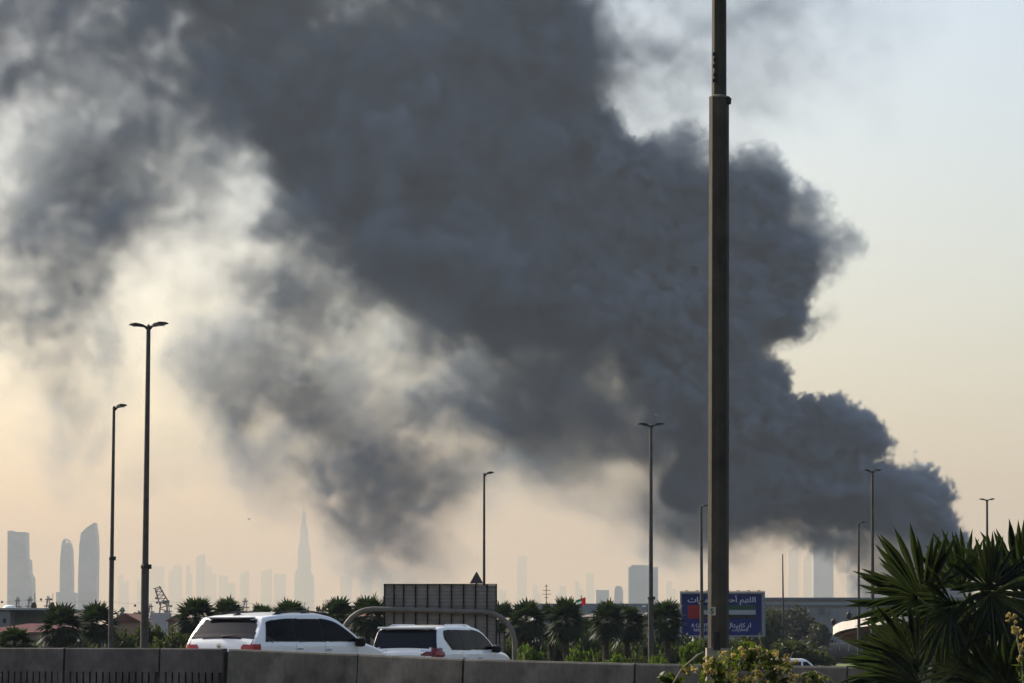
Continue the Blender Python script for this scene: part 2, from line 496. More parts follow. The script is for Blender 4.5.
M['steel'] = mat('galvanised_steel', (0.055, 0.052, 0.048), 0.6, metal=0.1, var=0.2, scale=2.5)
M['darksteel'] = mat('dark_steel', (0.018, 0.018, 0.018), 0.7, metal=0.0, var=0.2, scale=2.0)
M['polesteel'] = mat('weathered_pole_paint', (0.038, 0.034, 0.026), 0.75, metal=0.0, var=0.28, scale=1.6, bump=0.15)
M['black'] = mat('black_plastic', (0.012, 0.012, 0.013), 0.45, var=0.1)
streaks(M['polesteel'], .35)
M['rubber'] = mat('rubber', (0.02, 0.02, 0.02), 0.85, var=0.2)
M['white'] = mat('white_sheet', (0.75, 0.75, 0.73), 0.5, var=0.05)
M['asphalt'] = mat('asphalt', (0.05, 0.05, 0.05), 0.9, var=0.25, scale=0.6)
M['trunk'] = mat('trunk_bark', (0.075, 0.055, 0.04), 0.9, var=0.4, scale=5)
M['ptrunk'] = mat('palm_trunk_bark', (0.06, 0.045, 0.033), 0.95, var=0.4, scale=6)

# ------------------------------------------------------------------ ground: one sheet, banked up under the road
def ground_z(x, y):
    if y < 42: return 1.35
    if y < 52: return 1.35 + (y - 42) / 10 * 0.45
    if y < 60: return 1.80
    if y < 92: return 1.80 - 0.026 * (y - 60)
    t = min(1, (y - 92) / 50)
    return (0.968) * (1 - t * t * (3 - 2 * t))
gb = bmesh.new()
ys_ = [-6900, -400, -60, 0, 20, 42, 47, 52, 56, 60, 72, 82, 92, 100, 108, 116, 124, 132, 142, 200, 300, 500, 1000, 3000, 9000, 36900]
xs_ = [-21900, -4000, -600, -100, -30, 0, 30, 100, 600, 4000, 21900]
gv = [[gb.verts.new((x, y, ground_z(x, y))) for x in xs_] for y in ys_]
for j in range(len(ys_) - 1):
    for i in range(len(xs_) - 1):
        gb.faces.new((gv[j][i], gv[j][i + 1], gv[j + 1][i + 1], gv[j + 1][i]))
gme = bpy.data.meshes.new('ground'); gb.to_mesh(gme); gb.free()
gme.materials.append(mat('dusty_sand', (0.10, 0.088, 0.072), 0.95, var=0.25, scale=0.06, bump=0.2))
go_ = bpy.data.objects.new('ground', gme); col.objects.link(go_); tag(go_, kind='structure')

# carriageway behind the barrier (follows the bank) and the far service road
rb_ = bmesh.new()
def strip(bm, pts, wd, dz):
    rows = []
    for i, (x, y) in enumerate(pts):
        a = pts[max(i - 1, 0)]; b = pts[min(i + 1, len(pts) - 1)]
        d = Vector((b[0] - a[0], b[1] - a[1])).normalized(); n_ = Vector((-d.y, d.x))
        rows.append([bm.verts.new((x + n_.x * s * wd / 2, y + n_.y * s * wd / 2, 0)) for s in (-1, 0, 1)])
        for v in rows[-1]: v.co.z = ground_z(v.co.x, v.co.y) + dz
    for i in range(len(rows) - 1):
        for k in range(2): bm.faces.new((rows[i][k], rows[i + 1][k], rows[i + 1][k + 1], rows[i][k + 1]))
cpts = [(-60, 59.5), (-40, 59.6), (-25, 60), (-14, 61.5), (-6, 65), (0, 71), (6, 79.5), (11, 85), (15, 90)]
fine_ = []
for i in range(len(cpts) - 1):
    for k in range(4):
        t = k / 4; fine_.append((cpts[i][0] * (1 - t) + cpts[i + 1][0] * t, cpts[i][1] * (1 - t) + cpts[i + 1][1] * t))
fine_.append(cpts[-1])
strip(rb_, fine_, 10.5, 0.03)
rme = bpy.data.meshes.new('road'); rb_.to_mesh(rme); rb_.free(); rme.materials.append(M['asphalt'])
ro = bpy.data.objects.new('road', rme); col.objects.link(ro); tag(ro, kind='structure')
lb = bmesh.new(); strip(lb, [(p[0] * 1.0, p[1] + 4.6) for p in fine_], 0.15, 0.036)
lme = bpy.data.meshes.new('road_line'); lb.to_mesh(lme); lb.free(); lme.materials.append(M['white'])
lo_ = bpy.data.objects.new('road_line', lme); lo_.parent = ro; col.objects.link(lo_)

far_road = MB().box((40, 185, 0.02), (700, 9, 0.02)).build('service_road', M['asphalt']); tag(far_road, kind='structure')
lawn = MB().box((60, 330, 0.02), (170, 60, 0.03)).build('lawn', mat('lawn_grass', (0.10, 0.13, 0.035), 0.95, var=0.4, scale=0.5)); tag(lawn, kind='structure')
# ------------------------------------------------------------------ far skyline
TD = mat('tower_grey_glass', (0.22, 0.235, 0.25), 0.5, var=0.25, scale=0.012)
TL = mat('tower_haze_pale', (0.66, 0.66, 0.64), 0.6, var=0.10, scale=0.02)  # pale albedo stands in for haze, to fade the far towers
def floors(m, amt=.16, sc=.034):
    # storeys and fins: faint light and dark bands of spandrel and glass
    t = m.node_tree; p = t.nodes['Principled BSDF']; src = p.inputs['Base Color'].links[0].from_socket
    tc = t.nodes.new('ShaderNodeTexCoord'); mp = t.nodes.new('ShaderNodeMapping'); mp.inputs['Scale'].default_value = (sc * 1.6, sc * 1.6, sc)
    b = t.nodes.new('ShaderNodeTexBrick'); b.inputs['Scale'].default_value = 1.0; b.inputs['Mortar Size'].default_value = .03
    b.inputs['Color1'].default_value = (1, 1, 1, 1); b.inputs['Color2'].default_value = (1 - amt, 1 - amt, 1 - amt, 1); b.inputs['Mortar'].default_value = (1.1, 1.1, 1.1, 1)
    sw = t.nodes.new('ShaderNodeVectorRotate'); sw.rotation_type = 'X_AXIS'; sw.inputs['Angle'].default_value = math.pi / 2
    mx = t.nodes.new('ShaderNodeVectorMath'); mx.operation = 'MULTIPLY'
    t.links.new(tc.outputs['Object'], mp.inputs[0]); t.links.new(mp.outputs[0], sw.inputs['Vector']); t.links.new(sw.outputs[0], b.inputs['Vector'])
    t.links.new(src, mx.inputs[0]); t.links.new(b.outputs['Color'], mx.inputs[1]); t.links.new(mx.outputs[0], p.inputs['Base Color'])
floors(TD); floors(TL)
def tower_body(mb, outline, Y, depth):
    # outline: list of (px, py) clockwise, given depth and its real size
    pts = [at(px, py, Y) for px, py in outline]
    mb.prism_y([(p.x, p.z) for p in pts], Y, Y + depth)
def gz(px, Y): return at(px, HORIZON, Y).x
def tower(name, outline, Y, depth, m, label, extras=(), cat='tower'):
    cx = sum(p[0] for p in outline) / len(outline)
    t = empty(name, (gz(cx, Y), Y + depth / 2, 0), label=label, cat=cat, group='hazy skyline towers')
    def local(mb): mb.v = [(v[0] - t.location.x, v[1] - t.location.y, v[2]) for v in mb.v]; return mb
    mb = MB(); tower_body(mb, outline, Y, depth)
    local(mb).build('tower_shaft', m, t)
    for nm, mb2, mm in extras: local(mb2).build(nm, mm, t)
    return t
B0 = 642.5
tower('skyscraper', [(7, B0), (7.5, 531), (12, 530.5), (13, 532), (25.5, 532), (26, 558), (28.5, 560), (29, 573), (31.5, 577), (34, B0)], 7700, 60, TD, 'stepped flat topped tower at the far left edge of the hazy skyline')
r1 = MB()
p = at(65.5, 543, 8400)
r1.prism_y([(p.x + math.cos(a) * 11 , p.z + math.sin(a) * 13) for a in [math.pi * k / 12 for k in range(13)]] + [(p.x + math.cos(a) * 6, p.z + math.sin(a) * 8) for a in [math.pi * k / 12 for k in range(12, -1, -1)]], 8400, 8440)
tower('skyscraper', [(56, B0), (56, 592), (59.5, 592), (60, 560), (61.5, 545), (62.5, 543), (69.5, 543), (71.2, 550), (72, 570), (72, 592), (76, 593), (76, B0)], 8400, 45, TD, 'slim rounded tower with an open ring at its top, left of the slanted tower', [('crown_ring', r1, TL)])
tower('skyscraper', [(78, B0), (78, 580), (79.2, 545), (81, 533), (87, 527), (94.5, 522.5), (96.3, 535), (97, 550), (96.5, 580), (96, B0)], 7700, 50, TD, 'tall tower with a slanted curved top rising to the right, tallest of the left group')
FAR = [
 (118, 123, 573), (121, 128, 580), (137, 141, 578), (150, 163.5, 566), (168.5, 182, 565), (186, 192, 564), (196, 205, 553), (206, 216, 565), (219, 235, 574), (240, 249, 570), (261, 272, 568), (274, 286, 574),
 (340, 352, 577), (360, 372, 571), (380, 392, 574), (470, 483, 590), (498, 506, 590), (517, 527, 556), (533, 541, 584), (557, 566, 586), (575, 583, 580), (586, 594, 573), (666, 676, 580), (788, 798.5, 546), (803, 812, 550), (846, 856, 560),
]
FL = ['narrow faint tower just right of the thin single lamp', 'faint low tower behind the two left lamps', 'faint small tower left of the tall double lamp', 'faint block beside the tall double lamp', 'faint flat tower right of the crane', 'faint narrow block below the mid left cluster', 'tallest faint tower of the mid left cluster', 'faint shoulder tower right of the mid left cluster', 'wide faint low block above the dark palm pair', 'slim faint tower above the white estate car roof', 'faint tower left of the needle spire', 'faint lower block nearest the needle spire on its left', 'faint block right of the needle spire', 'faint tower half lost under the smoke', 'faint tower just left of the road sign back', 'faint low tower behind the road sign back', 'faint small block above the palms right of the road sign', 'slim tall faint tower left of the antenna', 'faint low block beside the antenna', 'faint low tower above the palm left of the flag', 'faint block right of the flag', 'faint slim tower with the bright glint beside the grey slab', 'faint low block right of the grey slab building', 'faint tall tower between the plain mast and the wide pale tower', 'faint tower close behind the wide pale tower', 'faint tower right of the wide pale tower']
for (a, b, top), lb_ in zip(FAR, FL):
    Y = 23500 + (a * 37 % 7) * 450
    w3 = (b - a)
    k_ = int(a * 7 + b * 3) % 4
    shp = [[(a, top), (b, top)], [(a, top + 6), (a + w3 * .3, top + 6), (a + w3 * .3, top), (b, top)], [(a, top + 1), (a + w3 * .55, top + 1), (a + w3 * .55, top + 9), (b, top + 9)], [(a, top + 4), (b, top)]][k_]
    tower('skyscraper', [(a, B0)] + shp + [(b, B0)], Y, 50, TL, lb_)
sp = MB(); q0 = at(303, 545, 18500); q1 = at(304, 503, 18500)
sp.bar((q0.x, q0.y, q0.z), (q1.x, q1.y, q1.z), 12, 1.5, 10)
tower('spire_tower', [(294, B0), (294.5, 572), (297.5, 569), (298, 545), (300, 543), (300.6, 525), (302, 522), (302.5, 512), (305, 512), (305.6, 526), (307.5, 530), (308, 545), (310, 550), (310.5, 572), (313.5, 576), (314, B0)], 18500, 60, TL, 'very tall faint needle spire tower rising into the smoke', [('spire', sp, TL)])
tower('office_slab', [(628.5, B0), (628.5, 567), (631, 567), (631.5, 565), (652, 565), (652.5, 567), (658, 567), (658, B0)], 7200, 60, mat('slab_blue_glass', (0.20, 0.24, 0.27), 0.4, var=0.1, scale=0.02), 'wide grey slab building right of the palms, darkest block of the skyline', cat='building')
tower('office_block', [(596, B0), (596, 590), (609, 590), (609.5, B0)], 8000, 50, mat('block_blue_glass', (0.28, 0.32, 0.35), 0.5, var=0.1, scale=0.02), 'small low grey block left of the wide slab building', cat='building')
tower('office_block', [(614.5, B0), (614.5, 588), (616, 586), (621, 586), (623, 590), (623.5, B0)], 8000, 50, mat('block_blue_glass_pale', (0.28, 0.32, 0.35), 0.5, var=0.1, scale=0.02), 'narrow low grey block touching the left of the wide slab building', cat='building')
tower('skyscraper', [(813.5, B0), (813.5, 541), (817, 539), (831, 538.5), (833.5, 541), (833.5, B0)], 10000, 60, mat('tower_blue_glass', (0.26, 0.32, 0.36), 0.4, var=0.1, scale=0.02), 'wide pale blue tower under the smoke near the right hand lamps')

# ------------------------------------------------------------------ masts, crane, pylons
def lattice(name, px, ptop, Y, wbase, m, label, cat, arms=()):
    x = gz(px, Y); h = at(px, ptop, Y).z
    t = empty(name, (x, Y, 0), label=label, cat=cat)
    mb = MB()
    n = max(4, int(h / (wbase * 1.3)))
    for sx in (-1, 1):
        for sy in (-1, 1):
            mb.bar((sx * wbase / 2, sy * wbase / 2, 0), (sx * wbase * .08, sy * wbase * .08, h), wbase * .04, n=4)
    for k in range(n):
        z0, z1 = h * k / n, h * (k + 1) / n
        w0 = wbase * (1 - .84 * k / n) / 2; w1 = wbase * (1 - .84 * (k + 1) / n) / 2
        s = 1 if k % 2 else -1
        mb.bar((-s * w0, -w0, z0), (s * w1, -w1, z1), wbase * .03, n=4)
        mb.bar((-s * w0, w0, z0), (s * w1, w1, z1), wbase * .03, n=4)
    mb.build('lattice_frame', m, t)
    if arms:
        for za, la in arms: MB().box((0, 0, h * za), (la, wbase * .12, wbase * .12)).build('cross_arm', m, t)
    return t
MR = mat('red_white_paint', (0.22, 0.07, 0.06), 0.6, var=0.4, scale=0.1)
MG = mat('pylon_steel', (0.12, 0.11, 0.11), 0.6, var=0.2)
for px, pt, lb_ in ((17, 597, 'lattice pylon leftmost above the grey warehouse roof'), (29.2, 596.5, 'lattice pylon middle of three above the grey warehouse roof'), (47.5, 596, 'lattice pylon nearest the dark shaggy palm'), (150, 603.5, 'small lattice pylon just right of the tall double lamp'), (167.5, 603, 'small lattice pylon right of the crane'), (244.8, 598, 'slim red lattice pylon behind the white estate car antenna')):
    lattice('pylon', px, pt, 1500, 5.0, MR if px == 244.8 else MG, lb_, 'pylon', ((.8, 4.5), (.93, 3)))['group'] = 'electricity pylons on the horizon'
ct = empty('tower_crane', (gz(163, 1400), 1400, 0), label='small pinkish construction crane with raised jib over the green bushes', cat='crane')
def rel(px, py, Y, t): 
    q = at(px, py, Y); return Vector((q.x - t.location.x, q.y - t.location.y, q.z))
def truss(mb, a, b, wd, n):
    d = (b - a); u = Vector((0, 1, 0)); v = d.cross(u).normalized()
    for s in (-1, 1):
        mb.bar(a + v * s * wd / 2, b + v * s * wd / 4, wd * .09, n=4)
    for k in range(n):
        s = 1 if k % 2 else -1
        mb.bar(a + d * (k / n) + v * s * wd / 2.2, a + d * ((k + 1) / n) - v * s * wd / 2.2, wd * .06, n=4)
mb = MB(); truss(mb, rel(164, 618, 1400, ct), rel(163.5, 602, 1400, ct), 5, 5); mb.build('mast', MR, ct)
mb = MB(); truss(mb, rel(164, 603, 1400, ct), rel(157, 587, 1400, ct), 4.4, 9); mb.build('jib', MR, ct)
mb = MB(); mb.box(rel(166, 602, 1400, ct), (3.2, 2, 1.6)); mb.build('counterweight', M['darksteel'], ct)
ml = MB(); a0 = rel(157, 587, 1400, ct); ml.bar(a0, a0 + Vector((0, 0, -5)), .2, n=4); ml.box(a0 + Vector((0, 0, -5.5)), (1.6, 1, 1)); ml.build('hook_line', M['darksteel'], ct)
site = MB(); site.box((gz(160.5, 1300), 1300, 8), (8.5, 10, 14.5)); so = site.build('building_under_construction', mat('raw_block', (0.25, 0.24, 0.24), .9)); tag(so, 'low grey unfinished block below the crane', 'building')

# power line with marker balls, far left
pl = MB()
prev = None
for k in range(29):
    x = -5 + k * 9.5; sag = 1.8 * math.cos((k % 7) / 7 * 2 * math.pi)
    q = at(x, 601.5 + sag * .6 + x * .006, 1500)
    if prev is not None: pl.bar(prev, q, .07, n=4)
    prev = q
pw = pl.build('power_line', MG); tag(pw, 'thin power cable strung along the horizon at left', 'cable')
for px, py in ((41, 599.5), (51, 599.3), (135, 605.5), (157, 602.6), (171, 606), (2, 602)):
    q = at(px, py, 1490); b = MB(); b.lathe([(.05, -.7), (.5, -.5), (.72, 0), (.5, .5), (.05, .7)], n=8)
    o = b.build('marker_ball', M['black'], smooth=True, loc=q)
    tag(o, 'tiny dark marker ball on the power cable', 'marker ball', 'marker balls on the cable')

# ------------------------------------------------------------------ low buildings
GREYW = mat('warehouse_grey', (0.10, 0.112, 0.108), 0.8, var=0.08, scale=0.1)
t = empty('warehouse', (gz(20, 300), 300, 0), label='grey green box warehouse at the left edge behind the red roof', cat='warehouse')
def wbox(px0, px1, py0, py1, Y, dep, t, nm, m, proud=0.0):
    a = at(px0, py0, Y); b = at(px1, py1, Y)
    z1, z0 = a.z, max(b.z, 0)
    k = MB().box(((a.x + b.x) / 2 - t.location.x, Y + dep / 2 - proud - t.location.y, (z0 + z1) / 2), (b.x - a.x, dep, z1 - z0))
    return k.build(nm, m, t)
wbox(9.5, 56, 610, 660, 300, 25, t, 'wall', GREYW)
wbox(-30, 9.3, 611, 660, 297, 27, t, 'side_wall', mat('warehouse_light_grey', (0.19, 0.205, 0.20), 0.8, var=0.08, scale=0.1))
wbox(-30, 56.5, 608, 610, 296.6, 29, t, 'parapet', mat('parapet_pale', (0.33, 0.34, 0.32), .8))
wbox(3, 6, 618.5, 623, 296.9, .3, t, 'window', M['black'])
for px, pw_ in ((24.5, 4), (43, 4)):
    a = MB(); q = at(px, 607.2, 300); a.box((0, 0, .2), (pw_ * .1055, 1, .38)); a.box((0, 0, .5), (.3, .8, .25)); a.bar((0.05, 0, .5), (.05, 0, 1.6), .03, n=4)
    tag(a.build('roof_fan', M['darksteel'], loc=(q.x, 306, q.z - .05)), 'dark rooftop fan unit on the grey warehouse, ' + ('left one' if px < 30 else 'right one by the pylon'), 'roof fan', 'fans on the grey warehouse')
dm = MB(); dm.lathe([(.85, 0), (.8, .2), (.6, .4), (.3, .52), (.02, .55)], n=20)
d = dm.build('dome', M['white'], smooth=True, loc=(at(9.5, 608, 303).x, 303, at(9.5, 608, 303).z)); tag(d, 'small white dome on the corner of the grey warehouse roof', 'dome')
d.scale = (.85, .85, .6)

REDR = mat('red_roof_tiles', (0.085, 0.020, 0.026), 0.95, var=0.3, scale=1.2)
PINKR = mat('terracotta_tiles', (0.15, 0.060, 0.045), 0.95, var=0.25, scale=1.0)
BEIGE = mat('beige_render', (0.26, 0.17, 0.11), 0.9, var=0.12, scale=0.4)
PINKW = mat('pinkish_render', (0.17, 0.12, 0.11), 0.9, var=0.12, scale=0.4)
def house(name, px0, px1, peave, pridge, Y, dep, wm, rm, label, gable=False, wins=(), overhang=.3):
    a = gz(px0, Y); b = gz(px1, Y); ze = at(0, peave, Y).z; zr = at(0, pridge, Y + dep / 2).z
    cx = (a + b) / 2; w_ = b - a
    t = empty(name, (cx, Y + dep / 2, 0), label=label, cat='house')
    MB().box((0, 0, ze / 2), (w_, dep, ze)).build('wall', wm, t)
    r = MB(); e = overhang; hw_, hd = w_ / 2 + e, dep / 2 + e; z0 = ze - .02
    if gable:
        r.add([(-hw_, -hd, z0), (hw_, -hd, z0), (0, -hd, zr), (-hw_, hd, z0), (hw_, hd, z0), (0, hd, zr)], [(0, 1, 2), (3, 5, 4), (0, 2, 5, 3), (1, 4, 5, 2), (0, 3, 4, 1)])
    else:
        k = min(hd, hw_) * .8
        r.add([(-hw_, -hd, z0), (hw_, -hd, z0), (hw_, hd, z0), (-hw_, hd, z0), (-hw_ + k, 0, zr), (hw_ - k, 0, zr)], [(0, 1, 5, 4), (2, 3, 4, 5), (1, 2, 5), (3, 0, 4), (0, 3, 2, 1)])
    r.build('roof', rm, t)
    for wx, wy0, wy1, ww, arch in wins:
        x0 = gz(wx, Y) - cx; zt = at(0, wy0, Y).z; zb_ = max(.2, at(0, wy1, Y).z); W2 = ww * Y / F_PX / 2
        poly = [(x0 - W2, zb_), (x0 + W2, zb_), (x0 + W2, zt - (W2 if arch else 0))]
        if arch: poly += [(x0 + W2 * math.cos(q_), zt - W2 + W2 * math.sin(q_)) for q_ in [math.pi * i / 8 for i in range(1, 8)]]
        poly.append((x0 - W2, zt - (W2 if arch else 0)))
        fr = MB(); fr.prism_y([(x0 + (p[0] - x0) * 1.25, zb_ + (p[1] - zb_) * 1.08 - .05) for p in poly], -dep / 2 - .06, -dep / 2 + .05)
        f = fr.build('window', mat('frame_' + str(len(bpy.data.materials)), (0.45, 0.43, 0.40), .7, var=0), t)
        g = MB(); g.prism_y(poly, -dep / 2 - .09, -dep / 2); g.build('pane', mat('pane_' + str(len(bpy.data.materials)), (0.05, 0.08, 0.09), .25, var=0), f)
        c = MB(); c.box((x0, -dep / 2 - .1, (zb_ + zt) / 2), (.06, .04, zt - zb_)); c.box((x0, -dep / 2 - .1, zb_ + (zt - zb_) * .55), (W2 * 2, .03, .06)); c.build('glazing_bar', M['white'], f)
    return t
house('house', -30, 92, 632, 623.5, 210, 9, PINKW, REDR, 'long low house under a dark red tiled roof at the left edge', wins=((88, 635, 640, 5, False), (28, 636, 642, 4, False)))
house('house', 74, 84, 618, 610.5, 280, 6, BEIGE, mat('flat_roof_brown', (0.10, 0.07, 0.055), .9), 'small orange beige house with dark top between the shaggy palm and the next palm', wins=((79, 614.5, 617, 2.4, False),))
house('house', 112, 138, 621.5, 613.5, 260, 9, BEIGE, PINKR, 'house with a pink terracotta gable right of the thin single lamp', gable=True)
house('house', 168, 186, 621, 614.5, 270, 8, BEIGE, PINKR, 'house with a terracotta roof just left of the white estate car', gable=True)
house('house', 307, 334, 616, 611.5, 270, 8, BEIGE, mat('pale_tiles', (0.45, 0.36, 0.29), .8), 'low house with a pale roof behind the white estate car front')
house('villa', 331, 382, 616, 611, 215, 8, mat('villa_render', (0.26, 0.22, 0.19), .9, var=.08, scale=.5), mat('villa_tiles', (0.36, 0.22, 0.16), .8), 'pale villa with an arched window seen through the sign arch', wins=((357.5, 626.5, 635.5, 4.6, True), (345, 630, 638, 4, True), (372, 627, 636, 4, True)))
house('house', 640, 664, 616, 612, 480, 12, PINKW, mat('grey_tiles', (0.2, 0.2, 0.2), .8), 'pinkish low house just right of the thick double lamp')
house('house', 566, 640, 616.5, 614, 420, 12, PINKW, mat('roof_pinkgrey', (0.2, 0.16, 0.15), .8), 'long pinkish low building behind the palms by the flag')

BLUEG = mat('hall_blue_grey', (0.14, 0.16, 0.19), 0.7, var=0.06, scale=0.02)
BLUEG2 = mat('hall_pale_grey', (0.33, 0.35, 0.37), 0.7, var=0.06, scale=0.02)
t = empty('industrial_hall', (gz(600, 800), 800, 0), label='long low blue grey hall behind the flag and the double lamp', cat='hall')
wbox(533, 706, 603.5, 616, 800, 60, t, 'roof_fascia', BLUEG)
wbox(533, 706, 615.9, 642, 801, 58, t, 'wall', BLUEG2)
for px in (642, 570, 600): wbox(px, px + 4, 605.5, 607, 799.6, .5, t, 'skylight', M['white'])
t = empty('terminal_building', (gz(900, 620), 620, 0), label='very long grey terminal style building with a flat roof behind the right hand lamps', cat='building')
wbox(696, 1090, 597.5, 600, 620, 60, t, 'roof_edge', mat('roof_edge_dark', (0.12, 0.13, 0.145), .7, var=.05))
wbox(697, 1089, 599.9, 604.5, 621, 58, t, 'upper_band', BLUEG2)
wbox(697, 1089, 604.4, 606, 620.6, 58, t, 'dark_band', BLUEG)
wbox(697, 1089, 605.9, 643, 621.4, 57, t, 'wall', mat('terminal_wall', (0.25, 0.265, 0.28), .8, var=.07, scale=.03))
sm_ = MB()
for px in range(704, 1088, 9):
    q = at(px, 620, 621); sm_.box((q.x - t.location.x, .9 , 5.0), (.16, .5, 8.6))
sm_.build('panel_joint', mat('joint_grey', (0.2, 0.21, 0.22), .8), t)
em = MB(); c0 = at(822, 612, 620.7); s_ = 620 / F_PX
def ep(pts): em.prism_y([(c0.x - t.location.x + x * s_, c0.z - z * s_) for x, z in pts], .35, .9)
ep([(-.7, -5), (.7, -5), (.9, -2.5), (-.9, -2.5)])
ep([(-3, -2.6), (3, -2.6), (2.6, 0), (-2.6, 0)])
ep([(-2.8, .5), (2.8, .5), (2.8, 1.6), (-2.8, 1.6)])
ep([(-2.8, 2.1), (2.8, 2.1), (2.8, 3), (-2.8, 3)])
em.build('emblem', mat('emblem_grey', (0.10, 0.10, 0.11), .8, var=0), t)
# ------------------------------------------------------------------ curved white-edged ramp at the right
def ramp():
    t = empty('curved_canopy', (gz(930, 285), 285, 0), label='curved structure with a white rounded edge and rust coloured underside behind the fan palm', cat='canopy')
    path = [(1100, 262, 612.0), (1000, 262, 612.2), (930, 262, 612.6), (905, 262.5, 613.4), (888, 264, 614.6), (868, 267, 616.8), (850, 272, 619.6), (839, 278, 622.6), (833.5, 285, 626.0), (834, 292, 628), (842, 300, 629), (870, 308, 629), (1000, 312, 629), (1100, 312, 629)]
    # spline through the points
    P = []
    for px, Y, py in path:
        q = at(px, py, Y); P.append(Vector((q.x - t.location.x, Y - 285, q.z)))
    fine = []
    for i in range(len(P) - 1):
        p0, p1, p2, p3 = P[max(i - 1, 0)], P[i], P[i + 1], P[min(i + 2, len(P) - 1)]
        for k in range(5):
            s = k / 5
            fine.append(.5 * ((2 * p1) + (p2 - p0) * s + (2 * p0 - 5 * p1 + 4 * p2 - p3) * s * s + (-p0 + 3 * p1 - 3 * p2 + p3) * s ** 3))
    fine.append(P[-1])
    C = Vector((6, 2, 0))
    def off(p, f, z): 
        h = Vector((p.x, p.y, 0)); hc = Vector((max(h.x, 0) * .9 + 6 * .1, 2, 0)) if p.x > 4 else C
        d = (h - hc); 
        return Vector((hc.x + d.x * f, hc.y + d.y * f, p.z + z))
    def band(rings, nm, m):
        mb = MB(); n = len(fine)
        for (f0, z0), (f1, z1) in zip(rings[:-1], rings[1:]):
            vs_ = [off(p, f0, z0) for p in fine] + [off(p, f1, z1) for p in fine]
            mb.add(vs_, [(i, i + 1, n + i + 1, n + i) for i in range(n - 1)])
        return mb.build(nm, m, t, smooth=True)
    band([(.94, -.05), (.985, .0), (1.0, -.03), (1.0, -.86), (.985, -.92), (.97, -.92)], 'parapet', mat('white_parapet', (0.52, 0.50, 0.47), .6, var=.08, scale=.5))
    band([(.972, -.90), (.95, -1.15), (.87, -1.6), (.72, -2.0), (.5, -2.3)], 'soffit', mat('rust_soffit', (0.46, 0.22, 0.12), .9, var=.2, scale=.3))
    band([(.99, -.12), (.5, -.14)], 'deck', M['asphalt'])
    w_ = MB()
    for k, (x, y) in enumerate(((-1.5, 3), (3.5, -7.5), (9, -8), (15, -8))):
        w_ = MB(); w_.lathe([(.42, 0), (.42, 1.9), (.6, 3.6)], (x, y, 0), 14); w_.build('column', mat('column_%d' % k, (.2, .19, .18), .9), t, smooth=True)
    MB().box((14, 3, 1.6), (22, 8, 3.2)).build('lower_wall', mat('lower_wall_beige', (0.32, 0.28, 0.23), .9, var=.1, scale=.4), t)
    # lanterns on the rim
    for i, (px, Y, py) in enumerate(((849, 273, 619.8), (833.8, 286, 626), (888.5, 264.5, 614.6))):
        q = at(px, py, Y)
        l = MB(); l.bar((0, 0, 0), (0, 0, .15), .05, n=6); l.lathe([(.16, .15), (.3, .3), (.3, .62), (.1, .8), (.03, 1.05)], n=8)
        o = l.build('lantern', M['black'], loc=(q.x, Y, q.z - .06)); tag(o, 'dark lantern on the white rim, ' + ('middle one of three', 'the one at the far left tip', 'the one nearest the fan palm')[i], 'lantern', 'lanterns on the white rim')
ramp()

# ------------------------------------------------------------------ street lamps
def head(mb, side, L, w_=.32, up=.12):
    # a flat tapered luminaire reaching out to one side
    n = [(0.0, .05, .04), (.12, .08, .05), (.3, w_ * .8, .10), (.6, w_, .12), (.88, w_ * .85, .07), (1.0, w_ * .4, .03)]
    vs_ = []
    for f, ww, th in n:
        x = side * L * f; z = up * f + .03
        vs_ += [(x, -ww / 2, z), (x, ww / 2, z), (x, ww * .35, z + th), (x, -ww * .35, z + th)]
    fs = []
    for i in range(len(n) - 1):
        for k in range(4): fs.append((i * 4 + k, i * 4 + (k + 1) % 4, i * 4 + 4 + (k + 1) % 4, i * 4 + 4 + k))
    fs += [(3, 2, 1, 0), tuple(range(4 * len(n) - 4, 4 * len(n)))]
    mb.add(vs_, fs)
def street_lamp(px, ptop, pjoint, Y, heads, r0, r1, label, rz=0.0, L=.72, lean=0.0):
    x = gz(px, Y); z0 = ground_z(x, Y); z1 = at(px, ptop, Y).z; zj = at(px, pjoint, Y).z
    t = empty('street_lamp', (x, Y, z0), rz, label, 'street lamp', 'street lamps along the road')
    t.rotation_euler[1] = lean
    h = z1 - z0; j = zj - z0
    lo = MB(); lo.lathe([(r0 * 1.5, 0), (r0 * 1.5, .04), (r0 * 1.02, .05), (r0, j)], n=12); lo.build('base_section', M['steel'], t, smooth=True)
    hi = MB(); hi.lathe([(r0 * .8, j), (r1, h - .05), (r1 * .9, h)], n=12); hi.build('pole', M['steel'], t, smooth=True)
    cl = MB(); cl.lathe([(r0 * 1.12, j - .12), (r0 * 1.18, j - .03), (r0 * .9, j + .03)], n=12); cl.box((r0 * 1.25, 0, j - .06), (.08, .1, .16)); cl.build('joint_collar', M['darksteel'], t)
    for s in ((-1, 1) if heads == 2 else (1,)):
        hb = MB(); head(hb, s, L, .34, .10 if s < 0 else .13); hb.bar((0, 0, -.05), (s * .12, 0, .06), .05, n=6)
        o = hb.build('lamp_head', M['darksteel'], t, loc=(0, 0, h), smooth=False)
        le = MB(); le.box((s * L * .55, 0, .095), (L * .5, .2, .02)); 
        e = le.build('lens', mat('lens_%d' % len(bpy.data.materials), (.5, .5, .48), .3, var=0), o)
    kn = MB(); kn.lathe([(.05, 0), (.07, .05), (.05, .12), (.01, .16)], n=8); kn.build('photocell', M['steel'], t, loc=(0, 0, h))
    return t
street_lamp(144.3, 328.5, 565, 100, 2, .14, .075, 'tallest double headed street lamp at left, its top against bright sky', rz=R(-12), L=.72)
